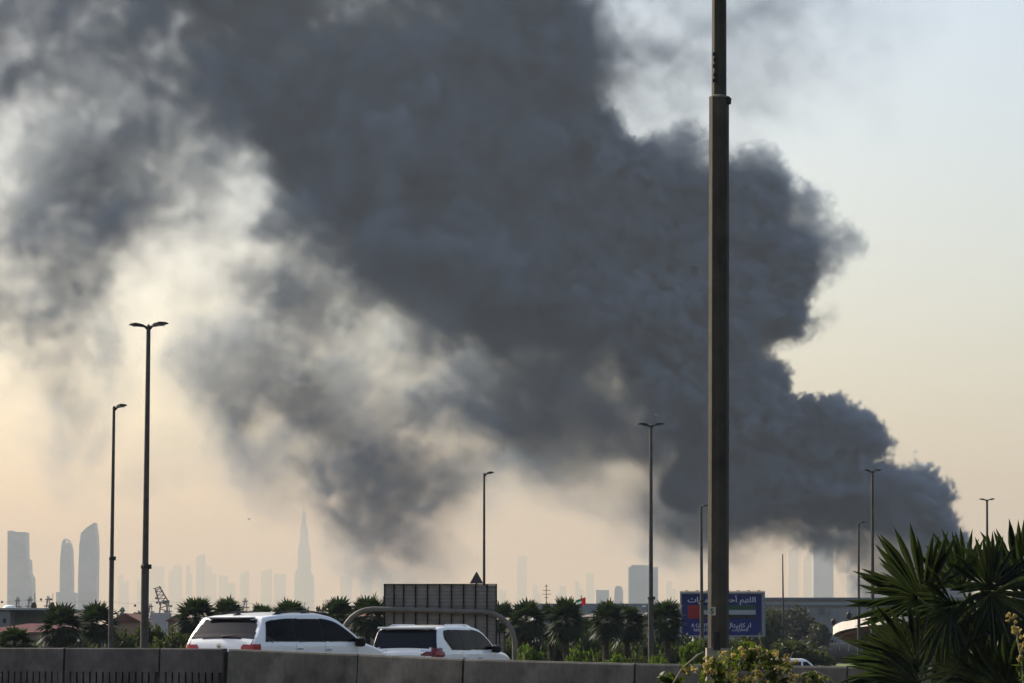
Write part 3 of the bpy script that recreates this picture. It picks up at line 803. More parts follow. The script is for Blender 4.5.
street_lamp(110.6, 409.5, 557, 118, 1, .10, .06, 'thin single headed street lamp left of the tallest double one', rz=R(-15), L=.55)
street_lamp(484, 475.5, 590, 160, 1, .10, .06, 'single headed street lamp behind the road sign back', rz=R(-10), L=.55)
street_lamp(650.5, 427, 597, 150, 2, .15, .075, 'double headed street lamp left of the giant near pole', rz=R(10), L=.72, lean=R(.35))
street_lamp(702, 508, 600, 195, 1, .14, .09, 'short single headed street lamp hard against the giant near pole', rz=R(10), L=.5)
street_lamp(872.3, 472.5, 600, 190, 2, .15, .09, 'double headed street lamp left of the fan palm', L=.6, lean=R(.6))
street_lamp(858.5, 524.5, 600, 215, 1, .12, .08, 'short single headed street lamp beside the taller double one near the fan palm', rz=R(5), L=.5, lean=R(.6))
street_lamp(987, 501, 600, 235, 2, .14, .09, 'double headed street lamp whose top stands above the fan palm', L=.65, lean=R(.8))
mm = MB(); mm.lathe([(.14, 0), (.10, 5), (.06, 11.5), (.05, 12)], n=8)
tag(mm.build('mast', M['darksteel'], loc=(gz(783.5, 300), 300, 0)), 'plain thin mast standing behind the blue billboard and big grey tree', 'mast')

# ------------------------------------------------------------------ the giant near pole
def near_pole():
    Y = 40.0; x = gz(717.2, Y); z0 = ground_z(x, Y); s = Y / F_PX
    zj = at(718, 97, Y).z - z0; zt = 12.6 + 1.6
    t = empty('lighting_column', (x, Y, z0), 0, 'giant near lighting column crossing the whole picture top to bottom', 'pole')
    t.rotation_euler[1] = R(.52)
    def octo(rs, nm, m):
        mb = MB(); mb.lathe(rs, n=8); mb.v = [tuple(Matrix.Rotation(R(44.5), 3, 'Z') @ Vector(v)) for v in mb.v]
        return mb.build(nm, m, t)
    octo([(.150, 0), (.142, zj)], 'lower_shaft', M['polesteel'])
    octo([(.106, zj), (.095, zt)], 'upper_shaft', M['polesteel'])
    octo([(.146, zj - .02), (.149, zj), (.108, zj + .02)], 'joint_collar', mat('collar_worn', (.16, .14, .10), .8))
    k = MB(); k.lathe([(.02, -.06), (.05, -.05), (.055, .03), (.02, .06)], n=10); k.build('joint_bolt', M['darksteel'], t, loc=(.118, -.06, zj - .06))
    for dz in (.12, .2, .33, .42, .5):
        b = MB(); b.box((0, 0, 0), (.05, .03, .05)); b.build('clip', M['black'], t, loc=(-.075 + (.01 if dz in (.2, .42) else 0), -.095, zj + dz + .1))
    # base: concrete stub and door
    hz = lambda py: at(717, py, Y).z - z0
    sk = MB(); sk.prism([(-.17, -.17), (.17, -.17), (.17, .17), (-.17, .17)], 0, hz(648)); sk.build('foundation', mat('stub_concrete', (.20, .18, .15), .9, var=.2, scale=4), t)
    dr = MB(); dr.box((-.035, -.165, hz(641)), (.10, .02, .26)); d = dr.build('door', M['darksteel'], t, bevel=.006)
    cb = MB(); cb.box((-.03, -.185, hz(638.5)), (.05, .05, .09)); cb.build('latch', M['black'], d)
    # number plate 3
    pl = MB(); zc = hz(611.3); ang = R(0)
    pl.box((-.100, -.150, zc), (.105, .006, .115)); p = pl.build('number_plate', mat('plate_cream', (.36, .34, .27), .8, var=.1, scale=20), t)
    me = text_mesh('5', .10, bold=.003)
    o = bpy.data.objects.new('digit', me); me.materials.append(M['black']); col.objects.link(o); o.parent = p
    o.location = (-.120, -.1545, zc - .035); o.rotation_euler = (R(90), 0, 0)
    # arm and luminaires out of the frame
    ar = MB(); ar.bar((-1.2, 0, zt), (1.2, 0, zt), .04); ar.build('cross_arm', M['darksteel'], t)
    for s_ in (-1, 1):
        hb = MB(); head(hb, s_, .9); hb.build('lamp_head', M['darksteel'], t, loc=(s_ * 1.2, 0, zt - .05))
    return t

def text_mesh(body, size, bold=0.0, extrude=0.0, align='LEFT'):
    c = bpy.data.curves.new('t', 'FONT'); c.body = body; c.size = size; c.offset = bold; c.extrude = extrude; c.align_x = align
    c.resolution_u = 3
    o = bpy.data.objects.new('t', c); col.objects.link(o)
    bpy.context.view_layer.update()
    me = bpy.data.meshes.new_from_object(o.evaluated_get(bpy.context.evaluated_depsgraph_get()))
    bpy.data.objects.remove(o); bpy.data.curves.remove(c)
    return me
near_pole()

# ------------------------------------------------------------------ road sign seen from behind, on an arched pipe frame
def back_sign():
    Y = 95.0; x0 = gz(440, Y); z0 = ground_z(x0, Y); s = Y / F_PX
    t = empty('road_sign', (x0, Y, z0), 0, 'big road sign seen from behind with dark ribs on a bent grey pipe arch', 'road sign')
    def L(px, py): q = at(px, py, Y); return (q.x - x0, q.z - z0)
    pts = []
    zl = L(345, 609)[1]; xa = L(345.5, 0)[0]; xb = L(514.5, 0)[0]; r = (L(376, 0)[0] - xa)
    pts.append((xa, 0, 0)); pts.append((xa, 0, zl - r * 1.05))
    for k in range(1, 9):
        a = math.pi - k / 8 * math.pi / 2; pts.append((xa + r + r * math.cos(a), 0, zl - r + r * math.sin(a)))
    zr = L(0, 612)[1]
    for k in range(0, 9):
        a = math.pi / 2 - k / 8 * math.pi / 2; pts.append((xb - r + r * math.cos(a), 0, zr - r + r * math.sin(a)))
    pts.append((xb, 0, zr - r * 1.2)); pts.append((xb, 0, 0))
    MB().tube(pts, .085, 12).build('pipe_arch', mat('grey_pipe', (.13, .12, .105), .6, metal=.05, var=.15), t, smooth=True)
    a = L(383.5, 583.8); b = L(497, 585); lo = L(0, 646)[1]
    pan = MB(); pan.add([(a[0], .20, lo), (b[0], .20, lo), (b[0], .20, b[1]), (a[0], .20, a[1]), (a[0], .215, lo), (b[0], .215, lo), (b[0], .215, b[1]), (a[0], .215, a[1])], [(0, 1, 2, 3), (7, 6, 5, 4), (0, 4, 5, 1), (1, 5, 6, 2), (2, 6, 7, 3), (3, 7, 4, 0)])
    pan.build('sign_panel', sheet_mat(), t)
    for px in (384.5, 394, 403.5, 415.5, 427.5, 439.5, 451.5, 463.5, 475.5, 487, 496.3):
        q = L(px, 584); f = MB(); f.box((q[0], .165, (lo + q[1]) / 2), (.05, .06, q[1] - lo)); f.build('rib', M['darksteel'], t)
        c = MB(); c.box((q[0], .11, zl - .0), (.08, .06, .23)); c.build('clamp', M['steel'], t)
    tp = MB(); tp.box(((a[0] + b[0]) / 2, .18, L(0, 584.2)[1]), (b[0] - a[0], .05, .03)); tp.build('top_edge', M['darksteel'], t)
    # warning triangle on its own post behind, and a smaller sign below
    u = empty('warning_sign', (gz(476.5, 112), 112, ground_z(0, 112)), 0, 'dark triangular warning sign poking above the big sign back', 'road sign')
    zz = lambda py: at(0, py, 112).z - ground_z(0, 112)
    w_ = MB(); w_.prism_y([(-.27, zz(583.5)), (.27, zz(583.5)), (.02, zz(572)), (-.02, zz(572))], -.02, .02); w_.build('sign_plate', mat('sign_back_dark', (.05, .05, .055), .6), u)
    MB().bar((0, .06, 0), (0, .06, zz(574)), .035).build('post', M['darksteel'], u)
    v = empty('small_road_sign', (gz(498, 103), 103, ground_z(0, 103)), 0, 'smaller ribbed sign back under the right end of the big one', 'road sign')
    zz = lambda py: at(0, py, 103).z - ground_z(0, 103)
    hx = lambda px: gz(px, 103) - v.location.x
    MB().box(((hx(487) + hx(505)) / 2, 0, (zz(633) + zz(652)) / 2), (hx(505) - hx(487), .02, zz(633) - zz(652))).build('sign_plate', sheet_mat(), v)
    MB().box(((hx(485) + hx(506)) / 2, -.03, zz(632.5)), (hx(506) - hx(485), .05, .06)).build('top_rail', M['steel'], v)
    for px in (487.5, 493.5, 499.5, 504.5):
        MB().box((hx(px), -.03, zz(632) / 2), (.05, .05, zz(632))).build('post', M['darksteel'] if px in (493.5, 499.5) else M['steel'], v)
def sheet_mat():
    if 'sheet' in M: return M['sheet']
    m = mat('ribbed_aluminium_back', (.20, .18, .16), .7, metal=.0, var=.14, scale=2)
    t = m.node_tree; p = t.nodes['Principled BSDF']
    tc = t.nodes.new('ShaderNodeTexCoord'); wv = t.nodes.new('ShaderNodeTexWave'); wv.bands_direction = 'Z'; wv.inputs['Scale'].default_value = 2.6
    t.links.new(tc.outputs['Object'], wv.inputs['Vector'])
    b = t.nodes.new('ShaderNodeBump'); b.inputs['Strength'].default_value = .6; b.inputs['Distance'].default_value = .02
    t.links.new(wv.outputs[0], b.inputs['Height']); t.links.new(b.outputs[0], p.inputs['Normal'])
    M['sheet'] = m
    return m
back_sign()

# ------------------------------------------------------------------ blue billboard
AR = {  # isolated, final, initial, medial presentation forms
 'ا': (0xFE8D, 0xFE8E, 0xFE8D, 0xFE8E), 'أ': (0xFE83, 0xFE84, 0xFE83, 0xFE84), 'ب': (0xFE8F, 0xFE90, 0xFE91, 0xFE92), 'ت': (0xFE95, 0xFE96, 0xFE97, 0xFE98),
 'ح': (0xFEA1, 0xFEA2, 0xFEA3, 0xFEA4), 'ر': (0xFEAD, 0xFEAE, 0xFEAD, 0xFEAE), 'ظ': (0xFEC5, 0xFEC6, 0xFEC7, 0xFEC8), 'ع': (0xFEC9, 0xFECA, 0xFECB, 0xFECC),
 'ف': (0xFED1, 0xFED2, 0xFED3, 0xFED4), 'ق': (0xFED5, 0xFED6, 0xFED7, 0xFED8), 'ك': (0xFED9, 0xFEDA, 0xFEDB, 0xFEDC), 'ل': (0xFEDD, 0xFEDE, 0xFEDF, 0xFEE0),
 'م': (0xFEE1, 0xFEE2, 0xFEE3, 0xFEE4), 'ه': (0xFEE9, 0xFEEA, 0xFEEB, 0xFEEC), 'ي': (0xFEF1, 0xFEF2, 0xFEF3, 0xFEF4), 'L': (0xFEFB, 0xFEFC, 0xFEFB, 0xFEFC)}
NOJOIN = set('اأرL ')
def shape(s):
    out = []
    for i, ch in enumerate(s):
        if ch == ' ': out.append(' '); continue
        pj = i > 0 and s[i - 1] not in NOJOIN
        nj = i < len(s) - 1 and s[i + 1] != ' ' and ch not in NOJOIN
        out.append(chr(AR[ch][3 if pj and nj else 1 if pj else 2 if nj else 0]))
    return ''.join(out[::-1])
def billboard():
    Y = 250.0; x0 = gz(722.5, Y)
    t = empty('billboard', (x0, Y, 0), 0, 'blue billboard with Arabic writing and a red green white black flag', 'billboard')
    Z = lambda py: at(0, py, Y).z
    X = lambda px: gz(px, Y) - x0
    Lx, Rx, T, Bt = X(680.2), X(765.3), Z(592), Z(637)
    s = Y / F_PX
    MB().box(((Lx + Rx) / 2, .25, (T + Bt) / 2), (Rx - Lx - .1, .4, T - Bt - .1)).build('cabinet', M['darksteel'], t)
    MB().box(((X(682) + X(761.7)) / 2, .03, (Z(594.2) + Z(635.2)) / 2), (X(761.7) - X(682) + .02, .06, Z(594.2) - Z(635.2) + .02)).build('face', mat('royal_blue_print', (0.003, 0.011, 0.11), .8, var=.1, scale=.3), t)
    fm = mat('grey_frame', (.20, .21, .23), .7, var=.08)
    for c, z_ in ((((Lx + Rx) / 2, 0, T - .09), (Rx - Lx, .3, .18)), (((Lx + Rx) / 2, 0, Bt + .08), (Rx - Lx, .3, .16)), ((Lx + .08, 0, (T + Bt) / 2), (.16, .26, T - Bt - .3)), ((Rx - .15, 0, (T + Bt) / 2), (.30, .26, T - Bt - .3))):
        MB().box(c, z_).build('frame', fm, t)
    ld = MB()
    ld.box(((Lx + Rx) / 2, -.05, T + .06), (Rx - Lx, .2, .05))
    for k in range(8): ld.box((Lx + .6 + k * .9, -.12, T + .1), (.25, .3, .08))
    ld.build('top_rail', M['steel'], t)
    flag = empty('flag_print', (0, -.012, 0)); flag.parent = t
    bpy.data.objects.remove(flag)
    def stripe(px0, px1, py0, py1, c, nm, lb_):
        o = MB().box(((X(px0) + X(px1)) / 2, -.006, (Z(py0) + Z(py1)) / 2), (X(px1) - X(px0), .012, Z(py0) - Z(py1))).build(nm, mat(nm + '_print', c, .5, var=.06, scale=1), t)
        o['label'] = lb_
    stripe(688, 703.4, 605, 618.6, (.26, .003, .008), 'flag_red_bar', 'red upright bar of the printed flag')
    stripe(703.5, 756, 605, 609.9, (.006, .055, .03), 'flag_green_band', 'green band of the printed flag')
    stripe(703.5, 756, 610, 614.6, (.30, .31, .34), 'flag_white_band', 'white band of the printed flag')
    stripe(703.5, 756, 614.7, 618.6, (.006, .006, .008), 'flag_black_band', 'black band of the printed flag')
    wt = mat('white_lettering', (.52, .53, .56), .7, var=0)
    def word(body, pxl, pxr, pybase, hpx, nm, bold=.0):
        me = text_mesh(body, 1.0, bold=.012)
        xs = [v.co.x for v in me.vertices]; ys = [v.co.y for v in me.vertices]
        sx = (X(pxr) - X(pxl)) / (max(xs) - min(xs)); sy = hpx * s / .714
        me.transform(Matrix.Translation((-min(xs), 0, 0)))
        me.materials.append(wt)
        o = bpy.data.objects.new(nm, me); col.objects.link(o); o.parent = t
        o.location = (X(pxl), -.012, Z(pybase)); o.rotation_euler = (R(90), 0, 0); o.scale = (sx, sy, 1)
    word(shape('اللهم أحفظ اLمارات'.replace('اL', 'اL')), 688, 756, 602.2, 5.2, 'arabic_headline')
    word('R CAPITAL', 692, 713, 627.2, 3.6, 'latin_name')
    word('REAL ESTATE', 694, 713, 631.2, 2.6, 'latin_line')
    word(shape('ار كابيتال'), 726.5, 751, 627.2, 4.2, 'arabic_name')
    word(shape('للعقارات'), 732, 748, 631.0, 3.0, 'arabic_line')
    for px in (695, 750): MB().bar((X(px), .3, 0), (X(px), .3, Bt + .1), .14).build('leg', M['steel'], t)
billboard()

# flag on its pole, aerial
t = empty('flag', (gz(581.3, 240), 240, 0), 0, 'small red, green, white and black national flag flying above the palms', 'flag')
MB().bar((0, 0, 0), (0, 0, at(0, 595.5, 240).z), .04).build('flagpole', M['steel'], t)
def flag_piece(u0, u1, v0, v1, c, nm):
    mb = MB(); n = 10; z1 = at(0, 598.5, 240).z; hh = .62; Lf = .85
    # hangs to the left of its right-hand red edge, rippling
    vs_ = []
    for i in range(n + 1):
        u = u0 + (u1 - u0) * i / n
        for v in (v0, v1):
            vs_.append((.45 - .08 - u * Lf, .06 * math.sin(u * 9), z1 + .12 - u * .28 - v * hh))
    mb.add(vs_, [(2 * i, 2 * i + 2, 2 * i + 3, 2 * i + 1) for i in range(n)])
    mb.build(nm, leaf_mat(nm + '_cloth', c, var=0, transl=.4, tcol=c), t)
flag_piece(0, .38, 0, 1, (.32, .008, .012), 'red_panel')
flag_piece(.38, 1, 0, .34, (.01, .12, .05), 'green_band')
flag_piece(.38, 1, .34, .67, (.55, .55, .55), 'white_band')
flag_piece(.38, 1, .67, 1, (.01, .01, .01), 'black_band')
t = empty('aerial', (gz(546.3, 230), 230, 0), 0, 'thin television aerial with crossbars above the palms', 'aerial')
zz = lambda py: at(0, py, 230).z
MB().bar((0, 0, 0), (0, 0, zz(584.5)), .03, n=6).build('mast', M['darksteel'], t)
for py, l in ((586, .25), (590.3, .55), (594.2, .65), (597.5, .3)): MB().bar((-l * .5, 0, zz(py)), (l * .6, 0, zz(py)), .022, n=6).build('crossbar', M['darksteel'], t)

# birds
for px, py, Y, sz, lb_ in ((249, 519.3, 160, .2, 'tiny dark bird in flight over the hazy skyline at left'), (656, 415.5, 150, .3, 'tiny pale bird in flight just above the double lamp')):
    q = at(px, py, Y)
    b = MB(); 
    b.tube([(-.5 * sz, 0, 0), (-.2 * sz, 0, .02 * sz), (.2 * sz, 0, .03 * sz), (.45 * sz, 0, .06 * sz)], [.01 * sz, .07 * sz, .08 * sz, .02 * sz], 8)
    for s_ in (-1, 1): b.add([(.15 * sz, 0, .05 * sz), (-.15 * sz, 0, .05 * sz), (-.12 * sz, s_ * .35 * sz, .22 * sz), (.1 * sz, s_ * .3 * sz, .24 * sz), (-.1 * sz, s_ * .75 * sz, .12 * sz)], [(0, 1, 2, 3), (3, 2, 4)])
    tag(b.build('bird', mat('bird_feathers_%d' % px, (.3, .3, .3) if px == 656 else (.05, .05, .05), .8), loc=q, rz=R(40)), lb_, 'bird')
# ------------------------------------------------------------------ concrete barriers
BP = [(-120, 647.6, 54.5), (67.5, 647.9, 53), (162.5, 648.2, 52.4), (225.8, 648.6, 52), (231.2, 649, 51.6), (361.5, 654.2, 50), (467, 659, 48.5), (638, 663.4, 46.5), (742, 665, 45.5), (850, 666.4, 44.5), (955, 667.5, 43.5), (1080, 668.6, 42.5)]
def bpt(k):
    px, py, D = BP[k]; q = at(px, py, D); return q
BL = ['concrete barrier with vertical slots at the far left edge', 'slotted concrete barrier below the two left lamps', 'short slotted concrete barrier just left of the dark gap', None,
      'smooth concrete barrier below the white estate car, right of the gap', 'smooth concrete barrier below the second white car', 'long smooth concrete barrier below the road sign arch', 'smooth concrete barrier below the giant near pole', 'smooth concrete barrier behind the flowering bush', 'smooth concrete barrier behind the left fan palm leaf', 'smooth concrete barrier at the far right behind the fan palm']
for k in range(len(BP) - 1):
    if BL[k] is None: continue
    slotted = k < 3
    a = bpt(k); b = bpt(k + 1)
    d = Vector((b.x - a.x, b.y - a.y, 0)); Ln = d.length; d.normalize()
    mid = (a + b) / 2
    rz = math.atan2(d.y, d.x); g = min(ground_z(0, a.y), ground_z(0, b.y))
    t = empty('concrete_barrier', (mid.x, mid.y, g - .05), rz, BL[k], 'barrier', 'concrete barriers along the road')
    hl, hr = a.z - t.location.z, b.z - t.location.z
    gap = .018
    x0, x1 = -Ln / 2 + gap, Ln / 2 - gap
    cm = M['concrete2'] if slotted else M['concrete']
    def taper(nm, prof, m, xa=x0, xb=x1):
        # prof: (y, fraction) closed outline; fraction 1 = top
        mb = MB(); n = len(prof)
        ha = hl + (hr - hl) * (xa + Ln / 2) / Ln; hb = hl + (hr - hl) * (xb + Ln / 2) / Ln
        mb.add([(xa, y, z if z < .5 else ha - (9 - z)) for y, z in prof] + [(xb, y, z if z < .5 else hb - (9 - z)) for y, z in prof],
               [(i, (i + 1) % n, n + (i + 1) % n, n + i) for i in range(n)] + [tuple(range(n))[::-1], tuple(range(n, 2 * n))])
        return mb.build(nm, m, t)
    # 9 means the top edge, 9 - w means w metres below the top
    if slotted:
        taper('top_beam', [(-.13, 9 - .435), (-.12, 9 - .02), (-.10, 9), (.10, 9), (.12, 9 - .02), (.13, 9 - .435)], cm)
        taper('web', [(-.055, 0), (-.055, 9 - .437), (.10, 9 - .437), (.10, 0)], M['concrete'])
        pitch = .1325; n = int((x1 - x0) / pitch)
        pr = MB()
        for i in range(n + 2):
            x = x0 + i * pitch
            if x > x1 - .06: break
            pr.box((min(x + .05, x1 - .05), -.095, .33), (.098, .07, .60 + .2))
        o = pr.build('slotted_grille', cm, t)
        o['label'] = 'closely spaced upright ribs below the top beam'
    else:
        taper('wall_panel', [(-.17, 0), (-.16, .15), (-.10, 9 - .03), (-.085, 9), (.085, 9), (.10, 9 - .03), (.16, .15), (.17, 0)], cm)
    jo = MB()
    ha = hl; jo.box((x1 - .04, -.0, hr - .012), (.055, .14, .03)); jo.build('joint_lug', mat('lug_%d' % k, (.45, .43, .4), .8), t)
# black panel added behind the wide gap so that it reads dark
q = (bpt(3) + bpt(4)) / 2
o = MB().box((0, .20, .45), (.26, .06, 1.09)).build('gap_dark_panel', M['black'], loc=(q.x, q.y, ground_z(q.x, q.y)))
tag(o, 'added black panel darkening the gap between slotted and smooth barriers', 'post')
# ------------------------------------------------------------------ cars
paint = mat('white_car_paint', (0.78, 0.79, 0.80), .28, var=0.02, coat=.8, spec=.5)
glass = mat('tinted_glass', (0.005, 0.007, 0.012), .05, var=0, spec=.20)
glass2 = mat('tinted_side_glass', (0.004, 0.004, 0.005), .15, var=0, spec=.05)
redl = mat('red_lamp_lens', (0.30, 0.006, 0.010), .2, var=.1, scale=8, coat=.6)
redd = mat('dark_red_lens', (0.12, 0.004, 0.008), .2, var=.2, scale=12, coat=.6)
chrome = mat('chrome', (.6, .6, .62), .15, metal=1, var=0)
rimm = mat('alloy', (.35, .35, .36), .3, metal=.8, var=.05)

def interp(tab, x):
    if x <= tab[0][0]: return tab[0][1]
    for a, b in zip(tab[:-1], tab[1:]):
        if x <= b[0]: return a[1] + (b[1] - a[1]) * (x - a[0]) / (b[0] - a[0])
    return tab[-1][1]
def smooth_tab(tab):
    # Catmull-Rom resampling that keeps x monotone
    out = []
    for i in range(len(tab) - 1):
        p0, p1, p2, p3 = tab[max(i - 1, 0)], tab[i], tab[i + 1], tab[min(i + 2, len(tab) - 1)]
        for k in range(8):
            s = k / 8
            m1 = (p2[1] - p0[1]) / max(1e-3, p2[0] - p0[0]); m2 = (p3[1] - p1[1]) / max(1e-3, p3[0] - p1[0])
            d = (p2[1] - p1[1]) / (p2[0] - p1[0])
            m1 = max(-3 * abs(d), min(3 * abs(d), m1)) if m1 * d > 0 else 0
            m2 = max(-3 * abs(d), min(3 * abs(d), m2)) if m2 * d > 0 else 0
            h = p2[0] - p1[0]
            out.append((p1[0] + s * h, (2 * s**3 - 3 * s * s + 1) * p1[1] + (s**3 - 2 * s * s + s) * h * m1 + (-2 * s**3 + 3 * s * s) * p2[1] + (s**3 - s * s) * h * m2))
    out.append(tab[-1]); return out

class Car:
    def __init__(s, top, half_len, half_w, belt, roof, wheels, wr, tumble, r=.09):
        s.top = smooth_tab(top); s.hl = half_len; s.W = half_w; s.belt = belt; s.roof = roof; s.wheels = wheels; s.wr = wr; s.tumble = tumble; s.r = r
        xs = []
        x = -half_len
        while x < half_len:
            xs.append(x)
            e = min(x + half_len, half_len - x)
            slope = abs(interp(s.top, x + .01) - interp(s.top, x - .01)) / .02
            x += .008 if e < .05 else (.014 if slope > .8 else .03)
        xs.append(half_len)
        for q in (-1.11, -1.06, -.11, -.06, .89, .96, 1.02, 1.07):
            xs += [q - .006, q + .006]
        xs = sorted(set(round(q, 4) for q in xs))
        xs = [q for j, q in enumerate(xs) if j == 0 or q - xs[j - 1] > .003]
        s.xs = xs; s.NV = 84
        s.rings = [s.ring(x) for x in xs]
    def hw(s, x, z):
        e = abs(x) / s.hl
        plan = 1 - .10 * e ** 4 - .10 * max(0, e - .9) ** 2 * 60
        w = s.W * plan
        if z > s.belt:
            f = (z - s.belt) / (s.roof - s.belt)
            w -= s.tumble * (f ** 1.25) + .018
        elif z > s.belt - .06:
            w -= .018 * (z - s.belt + .06) / .06
        else:
            w -= .05 * max(0, (.75 - z) / .5) ** 2
        return w
    def low(s, x):
        l = .27 + .10 * max(0, (abs(x) - s.hl + .5) / .5)
        for wx in s.wheels:
            d = abs(x - wx)
            R_ = s.wr + .065
            if d < R_: l = max(l, s.wr + math.sqrt(R_ * R_ - d * d))
        return l
    def ring(s, x):
        U = interp(s.top, x); L = min(s.low(x), U - .12)
        pts = []
        r = min(s.r, (U - L) * .4)
        nT, nC, nS, nB = 26, 8, 84, 10
        wt = s.hw(x, U - r)
        for i in range(nT): 
            y = (wt - r) * i / (nT - 1)
            crown = .035 * (y / max(wt, .1)) ** 2
            pts.append((x, y, U - crown))
        z0 = U - .035 * ((wt - r) / wt) ** 2
        for i in range(1, nC + 1):
            a = math.pi / 2 * i / nC
            pts.append((x, wt - r + r * math.sin(a), (U - r) + (z0 - U + r) * math.cos(a)))
        for i in range(1, nS + 1):
            z = (U - r) + (L + .03 - U + r) * i / nS
            pts.append((x, s.hw(x, z), z))
        yb = pts[-1][1]
        for i in range(1, nB + 1):
            pts.append((x, max(0, (yb - .02)) * (1 - i / nB), L))
        s.n = len(pts)
        return pts
    def body(s, parent, m):
        n = s.n; V = []; F = []
        for rg in s.rings:
            V += rg + [(p[0], -p[1], p[2]) for p in rg]
        for i in range(len(s.rings) - 1):
            for side in (0, 1):
                for k in range(n - 1):
                    a = i * 2 * n + side * n + k; b = a + 1; c = a + 2 * n; d = c + 1
                    F.append((a, b, d, c) if side == 0 else (a, c, d, b))
        for i in (0, len(s.rings) - 1):
            base = i * 2 * n
            for k in range(n - 1): F.append((base + k, base + k + 1, base + n + k + 1, base + n + k))
        mb = MB(); mb.add(V, F)
        me = bpy.data.meshes.new('body'); me.from_pydata(mb.v, [], mb.f); me.validate()
        bm = bmesh.new(); bm.from_mesh(me); bmesh.ops.remove_doubles(bm, verts=bm.verts, dist=.0006); bmesh.ops.recalc_face_normals(bm, faces=bm.faces); bm.to_mesh(me); bm.free()
        for p in me.polygons: p.use_smooth = True
        me.set_sharp_from_angle(angle=R(50))
        me.materials.append(m)
        o = bpy.data.objects.new('body', me); col.objects.link(o); o.parent = parent
        s.V = V
        return o
    def patch(s, nm, m, parent, test, off=.008, sides=(0, 1)):
        # faces of the body grid that pass the test, lifted along their normals
        n = s.n; keep = []; 
        for i in range(len(s.rings) - 1):
            for side in sides:
                for k in range(n - 1):
                    a = i * 2 * n + side * n + k; q = (a, a + 1, a + 2 * n + 1, a + 2 * n)
                    c = [sum(s.V[j][t] for j in q) / 4 for t in range(3)]
                    if test(c[0], c[1], c[2], k): keep.append(q if side == 0 else q[::-1])
        if not keep: return None
        used = sorted({j for q in keep for j in q}); ix = {j: i for i, j in enumerate(used)}
        me = bpy.data.meshes.new(nm); me.from_pydata([s.V[j] for j in used], [], [tuple(ix[j] for j in q) for q in keep])
        bm = bmesh.new(); bm.from_mesh(me); bmesh.ops.remove_doubles(bm, verts=bm.verts, dist=.0005); bmesh.ops.recalc_face_normals(bm, faces=bm.faces)
        bm.normal_update()
        # make normals point outwards
        tot = sum((f.normal.dot(f.calc_center_median() - Vector((0, 0, .9)))) for f in bm.faces)
        if tot < 0: bmesh.ops.reverse_faces(bm, faces=bm.faces); bm.normal_update()
        bad = [(v, v.normal.copy()) for v in bm.verts]
        for v, nn in bad: v.co += nn * off
        bm.to_mesh(me); bm.free()
        for p in me.polygons: p.use_smooth = True
        me.materials.append(m)
        o = bpy.data.objects.new(nm, me); col.objects.link(o); o.parent = parent
        return o

def inpoly(x, y, P):
    c = False; n = len(P)
    for i in range(n):
        x1, y1 = P[i]; x2, y2 = P[(i + 1) % n]
        if (y1 > y) != (y2 > y) and x < (x2 - x1) * (y - y1) / (y2 - y1) + x1: c = not c
    return c
def wheel(parent, x, y, r, sgn):
    t = MB(); t.lathe([(r * .62, -.11), (r * .93, -.125), (r, -.08), (r, .08), (r * .93, .125), (r * .62, .11)], n=36)
    w_ = t.build('wheel', M['rubber'], parent, smooth=True, loc=(x, y, r)); w_.rotation_euler = (R(90), 0, 0)
    k = MB(); k.lathe([(r * .63, -.10), (r * .63, .10), (r * .5, .11), (r * .16, .07), (.01, .075)], n=30)
    for i in range(5):
        a = i * 2 * math.pi / 5
        k.bar((r * .1 * math.cos(a), r * .1 * math.sin(a), sgn * -.10), (r * .58 * math.cos(a), r * .58 * math.sin(a), sgn * -.115), .035, .045, 6)
    k.build('rim', rimm, w_, smooth=False)

seamm = mat('seam_grey', (.22, .22, .23), .5, var=0)
def car_common(c, t, mirror_x, mirror_z, tailx, handles):
    for x0 in [h[0] - .11 for h in handles] + [handles[-1][0] + 1.02]:
        i = min(range(len(c.xs) - 1), key=lambda j: abs((c.xs[j] + c.xs[j + 1]) / 2 - x0) + (0 if c.xs[j + 1] - c.xs[j] < .013 else 1))
        for side in (0, 1): c.patch('door_seam', seamm, t, lambda x, y, z, k: abs(x - (c.xs[i] + c.xs[i + 1]) / 2) < .004 and k > 34 and .45 < z < c.belt - .01, .0015, (side,))
    c.patch('tailgate_seam', seamm, t, lambda x, y, z, k: x < -c.hl + .25 and .60 < z < c.belt + .05 and .755 < abs(y) < .785, .0015)
    for wx in c.wheels:
        for sg in (-1, 1): wheel(t, wx, sg * (c.W - .14), c.wr, sg)
    for sg in (-1, 1):
        m_ = MB(); y = sg * (c.hw(mirror_x, mirror_z) + .03)
        m_.lathe([(.03, -.10), (.085, -.085), (.11, 0), (.10, .07), (.04, .11)], n=14)
        m_.v = [(v[0] * .75, v[1] * 1.15, v[2]) for v in m_.v]
        m_.bar((0, -sg * .14, -.07), (0, 0, -.04), .03)
        m_.build('wing_mirror', M['black'], t, smooth=True, loc=(mirror_x, y + sg * .10, mirror_z))
    for hx, hz in handles:
        for sg in (-1, 1):
            y = sg * (c.hw(hx, hz) + .02)
            h = MB(); h.tube([(-.10, 0, 0), (-.07, sg * .02, 0), (.07, sg * .02, 0), (.10, 0, 0)], [.012, .016, .016, .012], 8)
            h.build('door_handle', chrome, t, smooth=True, loc=(hx, y, hz))

def place(t, px, D, yaw_deg, zref):
    """stand the car so that its rear centre is at picture column px and distance D"""
    q = at(px, HORIZON, D); th = R(yaw_deg)
    fwd = Vector((math.sin(th), math.cos(th), 0))
    return q, fwd

